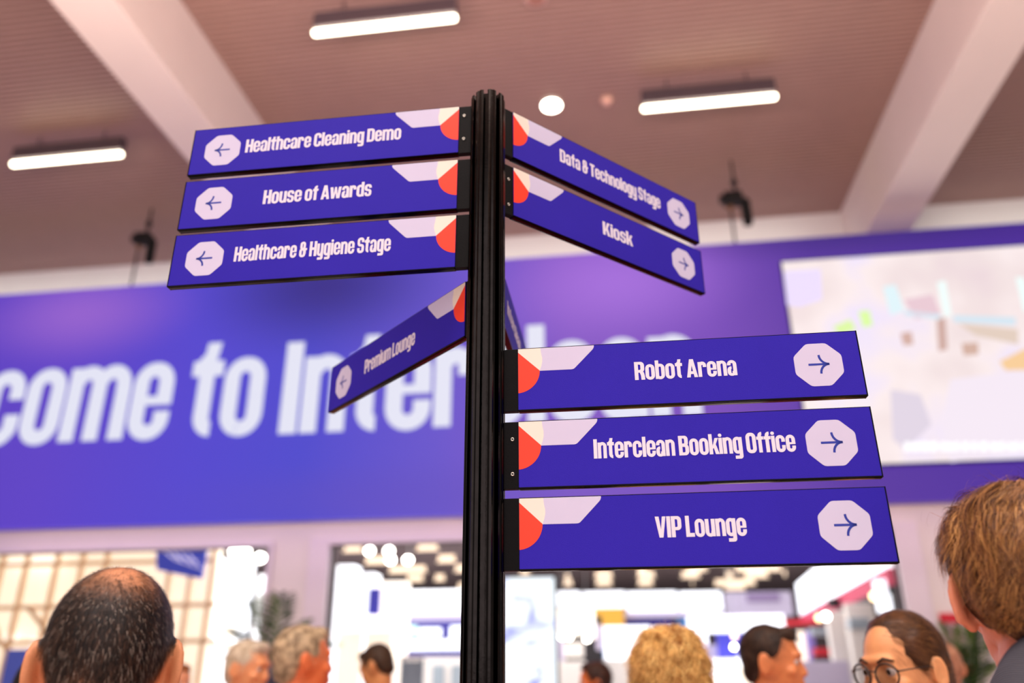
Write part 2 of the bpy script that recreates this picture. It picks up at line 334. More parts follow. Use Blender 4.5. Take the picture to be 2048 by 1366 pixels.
while x < 2120:
    w = random.choice((9, 12, 15)); mcap.prism([spx(x, 903), spx(x + w, 902), spx(x + w - 1, 884 + random.choice((0, 3))), spx(x - 1, 886)], -.087, -.084); x += w + random.choice((3, 3, 7))
mcap.build('caption_strip', mat('caption_white', (10, 10, 10), .4, emit=1.15, emit_rgb=(255, 255, 255)), scr)

# ------------------------------------------------------------------ ceiling fittings
M_tube = mat('lit_tube_diffuser', (255, 250, 235), .4, emit=9, emit_rgb=(255, 244, 214))
M_house = mat('lamp_housing_grey', (92, 80, 88), .4, .3)
M_rod = mat('steel_rod', (150, 140, 140), .3, 1)
tubes = [((612, 65), (927, 37), 'linear ceiling lamp nearest the top edge, above the signpost'),
         ((1272, 217), (1565, 194), 'linear ceiling lamp right of the round downlight'),
         ((14, 330), (254, 307), 'linear ceiling lamp at the far left, left of the left beam')]
ZL = 9.45
for a, b, lab in tubes:
    A = atz(*a, ZL); B = atz(*b, ZL); A.y = B.y = (A.y + B.y) / 2; A.x += .09; B.x -= .09
    L = empty('linear_lamp', ((A.x + B.x) / 2, A.y, ZL), 0, lab, 'ceiling lamp', 'linear tube lamps under the slatted ceiling')
    h = (B.x - A.x) / 2
    m_ = MB(); m_.tube([(-h, 0, 0), (-h + .02, 0, 0), (h - .02, 0, 0), (h, 0, 0)], [.028, .044, .044, .028], 16); m_.build('tube', M_tube, L, smooth=True)
    MB().box((-h, -.06, .07), (h, .06, .30)).build('housing', M_house, L, bevel=.01)
    for s in (-.6, .6): MB().tube([(h * s, 0, .3), (h * s, 0, ZC - ZL)], .012, 8).build('rod', M_rod, L)
d = atz(1103, 210, ZC - .05); L = empty('round_downlight', (d.x, d.y, ZC), 0, 'bright round downlight shining just right of the signpost top', 'downlight')
MB().tube([(0, 0, 0), (0, 0, -.06)], .16, 32).build('rim', mat('white_metal', (220, 215, 210), .3), L)
MB().tube([(0, 0, -.058), (0, 0, -.075)], .145, 32).build('lens', mat('downlight_lens', (255, 255, 250), .3, emit=14, emit_rgb=(255, 246, 224)), L)
d = atz(1214, 205, ZC - .05); L = empty('smoke_detector', (d.x, d.y, ZC), 0, 'small pale round detector between downlight and right lamp', 'detector')
MB().tube([(0, 0, 0), (0, 0, -.03), (0, 0, -.08)], [.1, .1, .06], 24).build('housing', mat('detector_plastic', (236, 190, 170), .4), L)
MB().tube([(0, 0, -.078), (0, 0, -.1)], .03, 16).build('sensor', mat('detector_plastic', (0, 0, 0)), L)
d = atz(1072, -4, ZC - .05); L = empty('ceiling_speaker', (d.x, d.y, ZC), 0, 'round pale ceiling speaker cut off by the top edge', 'speaker')
MB().tube([(0, 0, 0), (0, 0, -.04), (0, 0, -.06)], [.17, .17, .12], 32).build('ring', mat('speaker_ring', (216, 176, 160), .5), L)
MB().tube([(0, 0, -.058), (0, 0, -.066)], .115, 32).build('grille', mat('speaker_grille', (170, 120, 105), .7), L)
# chain hoists holding the banner
M_blk = mat('black_hoist_metal', (18, 17, 18), .5, .2)
for (px, py, lab) in ((287, 478, 'black chain hoist at the left holding the banner'), (1466, 398, 'black chain hoist at the right holding the banner')):
    p = at(px, py, YB + .07)
    Hs = empty('chain_hoist', p, 0, lab, 'hoist', 'chain hoists above the banner')
    MB().box((-.16, -.11, -.11), (.15, .11, .11)).box((-.23, -.07, -.06), (-.16, .07, .07)).build('motor', M_blk, Hs, bevel=.03)
    MB().tube([(.05, 0, ZC - p.z), (.05, 0, .12)], .018, 8).build('upper_chain', M_blk, Hs)
    MB().tube([(0.05, 0, .42), (.05, 0, .30), (.05, 0, .24)], [.03, .06, .03], 12).build('hook', M_blk, Hs)
    MB().tube([(-.06, 0, -.1), (-.06, 0, -.25), (-.06, 0, 8.28 - p.z)], [.035, .02, .02], 8).build('lower_chain', M_blk, Hs)
    MB().ell((-.06, 0, -.17), (.05, .04, .06)).build('lower_hook', mat('hoist_hook_brass', (140, 100, 70), .5, .3), Hs, smooth=True)
    MB().tube([(.19, 0, .0), (.19, 0, -.08), (.2, 0, -.45), (.19, 0, -.52)], [.04, .085, .085, .07], 16).build('chain_bag', mat('black_canvas', (14, 13, 14), .9, bump=.5), Hs, smooth=True)

# ------------------------------------------------------------------ signpost
PX, PY = -.1976, 1.1329; PHI = math.radians(.398)
M_black = mat('black_anodised_aluminium', (48, 44, 42), .15, 1, .35, 60, bump=.05, spec=.6)
M_blackm = mat('black_powder_coat', (9, 8, 9), .5, .0, .3, 90, bump=.15, spec=.1)
M_under = mat('black_glossy_edge', (14, 13, 14), .12, .9, .1, 40)
M_blue = mat('blue_vinyl_print', (50, 37, 170), .55, 0, .05, 9, bump=.25, bscale=900, spec=.08)
M_white = mat('white_vinyl_print', (206, 202, 229), .5, 0, .015, 20, spec=.12)
M_let = mat('letter_white_print', (227, 221, 235), .5, 0, .015, 20, spec=.12)
M_cream = mat('cream_vinyl_print', (238, 228, 214), .4, 0, .015, 20, spec=.35)
M_red = mat('orange_red_vinyl_print', (246, 64, 38), .4, 0, .03, 20, spec=.35)
M_arrow = mat('arrow_blue_print', (38, 54, 160), .4, 0, .03, 20, spec=.35)
M_screw = mat('steel_screw', (190, 186, 176), .25, 1)
post = empty('signpost', (PX, PY, 0), PHI, 'tall black grooved aluminium signpost standing in the centre of the view', 'signpost')
prof = []
RO, RI = .0292, .0185
for k in range(8):
    a0 = k * PI / 4             # groove centre
    g = math.radians(7.2)       # half groove mouth
    lip = math.radians(11.5)
    def P(r, a): prof.append((r * math.cos(a), r * math.sin(a)))
    P(RO, a0 - g); P(RO - .0022, a0 - g); P(RO - .0026, a0 - lip); P(RI, a0 - lip * .9); P(RI, a0 + lip * .9); P(RO - .0026, a0 + lip); P(RO - .0022, a0 + g); P(RO, a0 + g)
    for q in (.16, .3, .5, .7, .84):
        aa = a0 + g + (PI / 4 - 2 * g) * q
        P(RO + (.0012 if q in (.3, .7) else .0001), aa)
prof_ = prof
m_ = MB(); n = len(prof_)
m_.extrude_z(prof_, .012, 2.556)
po = m_.build('post_profile', M_black, post)
MB().tube([(0, 0, .0), (0, 0, .012)], .22, 48).build('base_plate', M_blackm, post)
MB().tube([(0, 0, .012), (0, 0, .05), (0, 0, .06)], [.045, .045, .036], 32).build('base_collar', M_blackm, post)

def oct_poly(cx, cz, r, k=.0035):
    pts = []
    V = [(cx + r * math.cos(PI / 8 + i * PI / 4), cz + r * .975 * math.sin(PI / 8 + i * PI / 4)) for i in range(8)]
    for i in range(8):
        a = Vector(V[i - 1]); b = Vector(V[i]); c = Vector(V[(i + 1) % 8])
        pts += [tuple(b + (a - b).normalized() * k), tuple(b + (a - b).normalized() * k * .25 + (c - b).normalized() * k * .25), tuple(b + (c - b).normalized() * k)]
    return pts
Hn = .101; T = .0065
def sign(direc, zb, text, t0, t1, label, screws=(), glyph=True, blank=False):
    """direc: angle of the arm from the post; local x runs to the reader's right, front face looks along -y"""
    left = direc in ('A', 'D')
    ang = {'A': 0, 'D': -PI / 4, 'B': PI / 4, 'C': 0, 'E': PI / 2 }[direc] + PHI
    s = -1 if left else 1
    o = empty('direction_sign', (PX, PY, zb), ang, label, 'sign', 'direction signs bolted to the signpost')
    def X(u): return s * u / 1000
    def bx(u0, u1, y0, y1, z0, z1):
        a, b = sorted((X(u0), X(u1))); return MB().box((a, y0, z0), (b, y1, z1))
    bx(51.5, 550, -T + .0012, T - .0012, .0012, Hn - .0012).build('core_board', M_under, o)
    # black channel frame: bottom rail with its groove, top rail, end cap
    a, b = sorted((X(51.5), X(551)))
    MB().box((a, -T, 0), (b, -T + .0022, .0022)).box((a, T - .0022, 0), (b, T, .0022)).box((a, -T + .003, -.0006), (b, T - .003, .0012)).build('bottom_rail', M_under, o, bevel=.0005)
    MB().box((a, -T, Hn - .0014), (b, T, Hn)).build('top_rail', M_under, o, bevel=.0004)
    a, b = sorted((X(549.6), X(551.6)))
    MB().box((a, -T - .0003, -.0002), (b, T + .0003, Hn + .0002)).build('end_cap', M_under, o, bevel=.0006)
    bx(29.0, 51.5, -T + .0012, T - .0012, 0.0004, Hn - .0004).build('bracket', M_blackm, o, bevel=.0006)
    # printed panel
    yf = -T - .0001
    pan = bx(51.5, 549.6, yf, -T + .0012, .0022, Hn - .0012).build('printed_panel', M_blue, o)
    bx(51.5, 549.6, T - .0012, T + .0001, .0022, Hn - .0012).build('rear_panel', M_blue, o)
    def flat(name, m, poly, lift=.00025):
        poly = [(X(u), v / 1000) for u, v in poly]
        if sum(poly[i][0] * poly[(i+1) % len(poly)][1] - poly[(i+1) % len(poly)][0] * poly[i][1] for i in range(len(poly))) < 0: poly = poly[::-1]
        return MB().prism(poly, yf - lift, yf).build(name, m, pan)
    top = Hn * 1000 - 1.3
    arc = [(49.5 + 35 * math.cos(math.radians(t)), 63 - 35 * math.sin(math.radians(t))) for t in range(0, 87, 6)]
    flat('red_sector', M_red, [(51.6, 94)] + arc + [(51.6, 28.1)])
    bulge = [(84.5 + 4.2 * math.sin(PI * q), 63 + (top - 63) * q / 1.06) for q in (0, .2, .4, .6, .8, 1.0)]
    bulge[-1] = (86, top)
    flat('cream_sector', M_cream, [(51.6, 94)] + bulge + [(51.6, top)])
    flat('lilac_shape', M_white, bulge + [(167.8, top), (167.8, 97.5), (167, 95), (165.3, 92.6), (137.5, 64.2), (135.2, 62.9), (132.5, 62.5), (84.5, 62.6)][0:] if True else 0)
    bd = flat('arrow_badge', M_white, [(u * 1000, v * 1000) for u, v in oct_poly(.4908, .0505, .0365)])
    # arrow
    ya = yf - .00025
    m_ = MB(); cx, cz = 491.5, 50.8
    def st(pts, w):
        for i in range(len(pts) - 1):
            p, q = Vector(pts[i]), Vector(pts[i + 1]); d = (q - p).normalized(); nrm = Vector((-d.y, d.x)) * w / 2; e = d * .25
            quad = [p - nrm - e, q - nrm + e, q + nrm + e, p + nrm - e]
            quad = [(X(u), v / 1000) for u, v in quad]
            if s < 0: quad = quad[::-1]
            m_.prism(quad, ya - .00018, ya)
    st([(cx - 14.6, cz), (cx + 13.5, cz)], 3.2)
    for sg in (1, -1):
        st([(cx + 14.2 - 13.0 * math.sin(q * PI / 2 / 6) ** 1.0, cz + sg * (14.2 * (1 - math.cos(q * PI / 2 / 6)))) for q in range(7)], 3.2)
    m_.build('arrow', M_arrow, pan)
    if text:
        a, b = sorted((X(t0), X(t1)))
        text_mb(text, a, b, .0402, .0286, yf, .00025).build('lettering', M_let, pan)
    for (u, v) in screws:
        m_ = MB(); c = Vector((X(u), 0, v / 1000)); y0 = -T + .0011
        ring = [(.0030, 0), (.0030, -.0009), (.0022, -.0013), (.0013, -.0013), (.0012, -.0004)]
        vs = []; fs = []; N = 18
        for r, dy in ring:
            for k in range(N): vs.append((c.x + r * math.cos(2*PI*k/N), y0 + dy, c.z + r * math.sin(2*PI*k/N)))
        for j in range(len(ring) - 1):
            for k in range(N): fs.append((j*N+k, j*N+(k+1) % N, (j+1)*N+(k+1) % N, (j+1)*N+k))
        m_.add(vs, fs); m_.build('screw', M_screw, o, smooth=True)
    return o
sign('A', 2.4419, 'Healthcare Cleaning Demo', 446.5, 155.3, 'blue sign reading Healthcare Cleaning Demo, topmost left arm of the post', ((42, 80), (42, 30)))
sign('A', 2.3280, 'House of Awards', 398.8, 202, 'blue sign reading House of Awards, middle of three left arms')
sign('A', 2.2164, 'Healthcare & Hygiene Stage', 437, 161.4, 'blue sign reading Healthcare & Hygiene Stage, third left arm')
sign('B', 2.4505, 'Data & Technology Stage', 161.5, 435.1, 'blue sign reading Data & Technology Stage, angled back to the upper right')
sign('B', 2.3302, 'Kiosk', 264.2, 343, 'blue sign reading Kiosk, angled back to the right', ((41.5, 71.5), (41.5, 20)))
sign('C', 1.9670, 'Robot Arena', 226.4, 375, 'blue sign reading Robot Arena, upper of three lower right arms')
sign('C', 1.8502, 'Interclean Booking Office', 160.5, 442.4, 'blue sign reading Interclean Booking Office, middle lower right arm', ((42, 74), (42, 22)))
sign('C', 1.7364, 'VIP Lounge', 240.5, 362.4, 'blue sign reading VIP Lounge, lowest right arm of the post')
sign('D', 2.1093, 'Premium Lounge', 399.5, 208.5, 'blue sign reading Premium Lounge, angled back to the left')
sign('E', 2.185, 'Interclean', 200, 400, 'blue sign arm pointing straight away behind the post, seen almost edge on')
# ------------------------------------------------------------------ the exhibition hall seen through the openings
ZH = 8.1
M_frame = mat('frame_aluminium', (150, 150, 155), .4, 1)
M_hl = mat('hall_lamp_diffuser', (255, 236, 205), .4, emit=1.5, emit_rgb=(255, 226, 196))
M_hl2 = mat('hall_spot_lens', (255, 255, 250), .4, emit=14, emit_rgb=(255, 250, 238))
bars = [(676, 736, 1102), (822, 887, 1099), (719, 795, 1126), (864, 922, 1123), (766, 864, 1144), (899, 960, 1142), (803, 857, 1161), (859, 900, 1160), (905, 960, 1176),
        (1030, 1070, 1146), (1120, 1150, 1157), (1118, 1155, 1170), (1180, 1235, 1154), (1182, 1234, 1169), (1265, 1302, 1141), (1265, 1320, 1154), (1266, 1316, 1169), (1364, 1424, 1141), (1353, 1410, 1154), (1374, 1396, 1169),
        (1462, 1572, 1141), (1442, 1476, 1154), (1480, 1546, 1154), (1420, 1520, 1169), (1440, 1500, 1178), (700, 760, 1176), (1560, 1580, 1152)]
for i, (x0, x1, y) in enumerate(bars):
    a = atz(x0 + 9, y, ZH - .35); b = atz(x1 - 9, y, ZH - .35); yy = (a.y + b.y) / 2
    o = MB().box((min(a.x, b.x), yy - .05, ZH - .4), (max(a.x, b.x), yy + .05, ZH - .33)).box((min(a.x, b.x) + .1, yy - .05, ZH - .33), (max(a.x, b.x) - .1, yy + .05, ZH)).build('hall_lamp', M_hl)
    side = 'left' if x0 < 970 else 'right'; row = 'top row' if y < 1112 or (side == 'right' and y < 1148) else 'lowest rows' if y > 1165 else 'middle rows'
    tag(o, 'blurred cream strip lamp on the hall ceiling %s of the post, %s' % (side, row), 'ceiling lamp', 'hall strip lamps %s of the post, %s' % (side, row))
for i, (x, y) in enumerate([(739, 1102), (778, 1102), (781, 1120), (816, 1120), (470, 1103), (490, 1103), (520, 1116)]):
    a = at(x, y, 24 if x > 600 else 19)
    o = MB().ell((0, 0, 0), (.13, .1, .11)).build('spotlight', M_hl2, smooth=True); o.location = a; MB().tube([(0, .05, .05), (0, .1, .2), (0, .1, ZH - a.z)], .012, 6).build('rod', M_frame, o)
    tag(o, {739: 'round bright spotlight, leftmost of four beside the post', 778: 'round bright spotlight, upper one of the touching pair near the post', 781: 'round bright spotlight, lower one of the touching pair near the post', 816: 'round bright spotlight nearest the post, right of the touching pair',
            470: 'round spotlight leftmost at the top right corner of the left opening', 490: 'round spotlight, middle one at the right end of the left opening', 520: 'round spotlight hanging lowest, right end of the left opening'}[x], 'spotlight', 'hall spotlights')

def quad_at(pts, Y, th):
    """upright board at depth Y whose front outline follows the given corners"""
    P = [at(x, y, Y) for x, y in pts]; return [(p.x, p.z) for p in P]
def ccw(poly):
    a = sum(poly[i][0] * poly[(i+1) % len(poly)][1] - poly[(i+1) % len(poly)][0] * poly[i][1] for i in range(len(poly)))
    return poly if a > 0 else poly[::-1]
def rect_at(x0, y0, x1, y1, Y):
    a = at(x0, (y0 + y1) / 2, Y); b = at(x1, (y0 + y1) / 2, Y); t = at((x0 + x1) / 2, y0, Y); u = at((x0 + x1) / 2, y1, Y)
    return a.x, u.z, b.x, t.z
M_bw = mat('booth_white_laminate', (240, 236, 232), .5, 0, .02, 2)
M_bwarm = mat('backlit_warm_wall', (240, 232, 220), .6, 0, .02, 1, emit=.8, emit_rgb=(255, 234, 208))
M_lb = mat('lightbox_white', (240, 245, 255), .5, emit=1.35, emit_rgb=(240, 245, 255))
M_lbw = mat('lightbox_warm', (255, 244, 232), .5, emit=1.25, emit_rgb=(255, 244, 232))
M_lilac = mat('booth_lilac_panel', (206, 198, 226), .6, 0, .04, 1)
M_navy = mat('booth_navy_panel', (50, 42, 140), .6, 0, .1, 1)
M_bblue = mat('booth_blue_panel', (70, 70, 200), .6, 0, .1, 1)
M_sky = mat('booth_light_blue_panel', (36, 120, 190), .6, 0, .1, 1)
M_orange = mat('orange_lightbox', (60, 40, 10), .5, emit=1.0, emit_rgb=(255, 186, 60))
M_pink = mat('pink_red_fascia', (206, 60, 100), .6, 0, .06, 1)
M_redp = mat('red_booth_panel', (206, 30, 50), .6, 0, .06, 1)
M_dark = mat('dark_booth_panel', (30, 26, 32), .6, 0, .1, 1)
M_timber = mat('pale_timber', (246, 212, 170), .6, 0, .08, 6)
M_glassy = mat('grey_blue_showcase', (150, 164, 176), .3, 0, .1, 2)
def box_thing(name, x0, y0, x1, y1, Y, depth, m, label, cat, group=None, ground=False, parent=None):
    X0, Z0, X1, Z1 = rect_at(x0, y0, x1, y1, Y)
    if ground: Z0 = 0
    o = MB().box((X0, 0, Z0), (X1, depth, Z1)).build(name, m, parent, bevel=.02)
    if not parent: o.location.y = Y; tag(o, label, cat, group)
    return o
def booth(label, parts, Y, depth, cat='booth', name='exhibition_booth'):
    """a stand built of walls, fascia, panels, counters: parts = (name, material, x0,y0,x1,y1, dy)"""
    e = empty(name, (0, Y, 0), 0, label, cat)
    for q in parts:
        nm, m, x0, y0, x1, y1 = q[:6]; dy = q[6] if len(q) > 6 else 0; dp = q[7] if len(q) > 7 else depth
        X0, Z0, X1, Z1 = rect_at(x0, y0, x1, y1, Y + dy)
        if y1 >= 1366: Z0 = 0
        MB().box((X0, dy, Z0), (X1, dy + dp, Z1)).build(nm, m, e, bevel=.015)
    return e
# timber lattice stand beyond the left opening
Yt = 18.0
lat = empty('timber_lattice_booth', (0, Yt, 0), 0, 'bright stand with pale timber lattice filling the left opening', 'booth')
def X_(x, y): return at(x, y, Yt)
a = rect_at(-60, 1120, 420, 1366, Yt + .8)
MB().box((a[0] - 3, .8, 0), (a[2], .95, 5.4)).build('rear_wall', M_bwarm, lat)
MB().box((a[0] - 3, .0, 5.25), (a[2], .95, 5.4)).build('roof_panel', M_bw, lat)
for px in (10, 58, 118, 168, 216, 345, 388, 430):
    p = X_(px, 1110); MB().box((p.x - .045, -.05, 0), (p.x + .045, .05, 5.25)).build('timber_post', M_timber, lat)
for py in (1126, 1213, 1284):
    p = X_(200, py); q = X_(430, py); MB().box((a[0] - 3, -.04, p.z - .05), (q.x, .04, p.z + .05)).build('timber_rail', M_timber, lat)
for (x0, y0, x1, y1) in ((58, 1213, 110, 1284), (118, 1284, 60, 1213), (-20, 1213, 40, 1366), (216, 1284, 260, 1213), (345, 1213, 300, 1284)):
    p = X_(x0, y0); q = X_(x1, y1); MB().beam((p.x, -.07, p.z), (q.x, -.07, q.z), .06).build('timber_brace', M_timber, lat)
for (x0, y0, x1, y1) in ((12, 1120, 52, 1135), (60, 1115, 112, 1135), (60, 1275, 90, 1300), (5, 1268, 30, 1290)):
    r_ = rect_at(x0, y0, x1, y1, Yt + .5); MB().box((r_[0], .5, r_[1]), (r_[2], .56, r_[3])).build('shelf_lightbox', M_lbw, lat)
# hanging blue sign with white script
hs = empty('hanging_blue_sign', (0, 17.2, 0), 0, 'blue hanging sign with white script above the timber stand', 'sign')
poly = ccw(quad_at([(312, 1098), (414, 1092), (402, 1158), (313, 1140)], 17.2, .1))
MB().prism(poly, 0, .08).build('sign_board', mat('bright_blue_board', (60, 78, 214), .5, emit=.12), hs)
sc = MB()
for (x0, y0, x1, y1) in ((330, 1102, 352, 1120), (348, 1104, 366, 1126), (362, 1106, 384, 1128), (378, 1108, 398, 1132), (340, 1112, 396, 1122), (352, 1120, 404, 1138)):
    p = at(x0, y0, 17.2); q = at(x1, y1, 17.2); sc.beam((p.x, -.012, p.z), (q.x, -.012, q.z), .09, .02)
sc.build('script_lettering', mat('soft_white_lettering', (236, 232, 250), .5, emit=.3), hs)
for x in (330, 398):
    p = at(x, 1098, 17.2); MB().tube([(p.x, .04, p.z), (p.x, .04, ZH)], .01, 6).build('wire', M_frame, hs)
booth('white glowing stand tower at the right end of the left opening', [('rear_wall', M_lb, 415, 1118, 488, 1366, .6), ('tower', M_lb, 505, 1150, 528, 1366, .3), ('fascia', M_lbw, 420, 1140, 500, 1165, 0, .2), ('dark_gap_strip', M_dark, 489, 1096, 503, 1200, .9, .3), ('counter', M_bw, 400, 1285, 540, 1300, -.1, .6), ('wall_lightbox', M_lbw, 440, 1175, 470, 1275, .3, .2)], 20.5, .3)  # includes a dark box put in for the unlit gap between white stands
e_ = empty('blue_banner_stand', (0, 15.6, 0), 0, 'upright blue banner stand with yellow green edge at the lower left', 'banner')
r_ = rect_at(8, 1298, 58, 1366, 15.6); MB().box((r_[0], 0, .05), (r_[2], .05, r_[3])).build('banner_panel', mat('periwinkle_print', (90, 112, 214), .6), e_)
MB().box((r_[2], 0, .05), (r_[2] + .14, .06, r_[3] + .05)).build('edge_strip', mat('yellow_green_strip', (214, 240, 90), .5, emit=.5), e_)
MB().box((r_[0] - .1, -.15, 0), (r_[2] + .2, .2, .05)).build('foot', M_dark, e_)
# second opening, left of the post
booth('stepped white glowing stand just left of the post', [('tower', M_lb, 665, 1130, 700, 1366, .2), ('tower', M_lb, 700, 1146, 742, 1366, .0), ('tower', M_lbw, 742, 1163, 804, 1366, .1), ('blue_poster', M_bblue, 736, 1176, 760, 1230, -.06, .05), ('shelf', M_bw, 690, 1240, 790, 1248, -.3, .3), ('warm_panel', M_bwarm, 672, 1262, 722, 1366, -.1, .1), ('warm_panel', M_bwarm, 730, 1262, 784, 1320, -.1, .1)], 20, .6)
booth('white lightbox stand with navy bands left of the post', [('fascia', M_lb, 812, 1180, 950, 1227, 0, .4), ('fascia_edge', M_lilac, 806, 1228, 950, 1240, .1, .4), ('rear_wall', M_navy, 800, 1241, 960, 1366, 2.2, .2), ('counter_lightbox', M_lb, 790, 1280, 960, 1300, .0, .5), ('navy_band', M_navy, 795, 1301, 960, 1312, .05, .5), ('counter', M_bw, 800, 1314, 960, 1366, .0, .5), ('showcase', M_glassy, 864, 1330, 888, 1366, -.08, .08), ('showcase', M_glassy, 902, 1330, 925, 1366, -.08, .08), ('lamp', mat('green_white_lamp', (200, 245, 232), .5, emit=1, emit_rgb=(196, 240, 226)), 806, 1252, 832, 1272, .6, .2), ('lamp', M_lb, 838, 1256, 880, 1274, .7, .2), ('lamp', M_lb, 900, 1252, 930, 1280, .7, .2)], 25, .6)
booth('grey wire frame showcase standing low behind the bowed man', [('frame', M_glassy, 800, 1318, 808, 1366), ('frame', M_glassy, 840, 1318, 846, 1366), ('top_rail', M_bw, 800, 1312, 846, 1320), ('glass_pane', M_glassy, 808, 1322, 840, 1366, .05, .04)], 18, .1, 'showcase', 'showcase')
# portrait led screen right of the post
ls = empty('portrait_led_screen', (0, 17, 0), 0, 'tall glowing white and blue portrait screen right behind the post', 'screen')
a = rect_at(1006, 1155, 1110, 1366, 17)
def swirl_material():
    m = bpy.data.materials.new('screen_cloud_picture'); m.use_nodes = True; nt = m.node_tree; b = nt.nodes['Principled BSDF']
    b.inputs['Base Color'].default_value = (.02, .02, .03, 1)
    tc = nt.nodes.new('ShaderNodeTexCoord'); mp = nt.nodes.new('ShaderNodeMapping'); mp.inputs['Scale'].default_value = (1.1, 1, 1.9); nt.links.new(tc.outputs['Object'], mp.inputs[0])
    n = nt.nodes.new('ShaderNodeTexNoise'); n.inputs['Scale'].default_value = 1.1; n.inputs['Distortion'].default_value = 1.4; n.inputs['Detail'].default_value = 2; nt.links.new(mp.outputs[0], n.inputs['Vector'])
    cr = nt.nodes.new('ShaderNodeValToRGB'); nt.links.new(n.outputs['Fac'], cr.inputs[0]); e = cr.color_ramp.elements
    e[0].position = .30; e[0].color = lin((120, 120, 250)) + (1,); e[1].position = .47; e[1].color = lin((242, 250, 255)) + (1,)
    k = e.new(.38); k.color = lin((190, 196, 255)) + (1,)
    nt.links.new(cr.outputs[0], b.inputs['Emission Color']); b.inputs['Emission Strength'].default_value = 1.35
    return m
MB().box((a[0], 0, .25), (a[2], .1, a[3])).build('display', swirl_material(), ls)
MB().box((a[0] - .05, .02, 0), (a[0], .2, a[3] + .05)).box((a[2], .02, 0), (a[2] + .05, .2, a[3] + .05)).box((a[0] - .05, .02, a[3]), (a[2] + .05, .2, a[3] + .05)).box((a[0] - .05, .02, 0), (a[2] + .05, .5, .25)).build('casing', M_dark, ls)
# middle stands
booth('stand with tall white lanterns right of the portrait screen', [('lantern', M_lbw, 1117, 1216, 1160, 1268, 0, .8), ('lantern', M_lbw, 1167, 1218, 1188, 1276, .2, .6), ('hanging_panel', M_lilac, 1112, 1240, 1128, 1330, 1.6, .2), ('white_box', M_bw, 1128, 1284, 1166, 1314, .3, .5), ('counter', M_bw, 1118, 1322, 1170, 1366, 0, .6), ('dark_wall', M_dark, 1112, 1232, 1206, 1366, 2.4, .2), ('lilac_panel', M_lilac, 1192, 1250, 1204, 1300, .4, .3)], 24, .5)
for i, (x, y, Y, c) in enumerate([(1124, 1273, 23.5, 0), (1139, 1273, 23.5, 0), (1174, 1278, 23.5, 0), (1468, 1294, 26, 0), (1486, 1303, 26, 1), (1469, 1272, 26, 1), (1638, 1236, 19.2, 1), (1652, 1233, 18.0, 0), (1748, 1193, 15.9, 1)]):
    zz = at(x, y, Y).z; o = MB().ell((0, 0, 0), (.075, .05, .075)).build('display_lamp', mat('warm_lamp_glass', (255, 226, 180), .4, emit=5, emit_rgb=(255, 214, 160)) if c else M_hl2, smooth=True)
    MB().tube([(0, .02, .05), (0, .05, .2), (0, .05, ZH - zz)], .008, 6).build('wire', M_frame, o)
    o.location = at(x, y, Y); tag(o, {1124: 'dim round lamp just right of the portrait screen edge', 1139: 'bright round lamp second right of the portrait screen', 1174: 'round white lamp under the narrow lantern right of the screen', 1468: 'round lamp in the middle of the purple blue wall', 1486: 'warm round lamp low on the purple wall, beside dark hair', 1469: 'faint warm round lamp at the top of the purple wall',
           1638: 'warm round lamp, left of the pair below the pink edge', 1652: 'white round lamp, right of the pair below the pink edge', 1748: 'single warm round lamp high at the right opening jamb'}[x], 'lamp', 'round display lamps of the stands')
booth('white fascia stand with orange lamp block and navy band', [('fascia', M_lb, 1113, 1183, 1160, 1212, 0, .4), ('fascia', M_lb, 1166, 1183, 1250, 1215, 0, .4), ('fascia', M_lb, 1254, 1183, 1354, 1221, -.2, .4), ('fascia', M_lb, 1360, 1183, 1444, 1221, -.2, .4), ('lilac_edge', M_lilac, 1250, 1222, 1446, 1234, -.1, .4), ('orange_block', M_orange, 1185, 1216, 1248, 1252, -.6, .4), ('navy_band', M_navy, 1250, 1236, 1345, 1252, .2, .4), ('blue_band', M_sky, 1356, 1236, 1380, 1260, .1, .4), ('post', M_lilac, 1300, 1200, 1304, 1366, .6, .2)], 34, .5)
booth('white glowing booth boxes behind the curly blonde person', [('lightbox', M_lb, 1208, 1252, 1302, 1318, 0, .8), ('lightbox', M_lb, 1304, 1254, 1352, 1322, .2, .8), ('lightbox', M_lb, 1354, 1262, 1418, 1366, .4, .8), ('counter', M_bw, 1200, 1320, 1270, 1366, -.4, .5), ('lilac_column', M_lilac, 1394, 1290, 1446, 1366, -.1, .4), ('blue_column', M_sky, 1204, 1280, 1210, 1316, .1, .3)], 28, .6)
booth('wide white rounded lightbox above a purple blue wall', [('lightbox', M_lb, 1377, 1230, 1570, 1264, 0, .5), ('purple_wall', M_bblue, 1438, 1266, 1512, 1366, .3, .2), ('white_display', M_lb, 1425, 1318, 1480, 1366, -.2, .3), ('beige_counter', M_bwarm, 1455, 1334, 1512, 1366, -.4, .4), ('white_display', M_lb, 1478, 1312, 1506, 1336, -.2, .3)], 27, .4)
ln = booth('lilac fascia with dark lettering band far behind the wide lightbox', [('fascia', M_lilac, 1452, 1184, 1585, 1232, 0, .5), ('lettering_band', mat('dim_lilac_print', (150, 130, 176), .6), 1494, 1186, 1560, 1203, -.06, .05), ('post', M_lilac, 1456, 1232, 1462, 1366, .1, .2)], 36, .5)
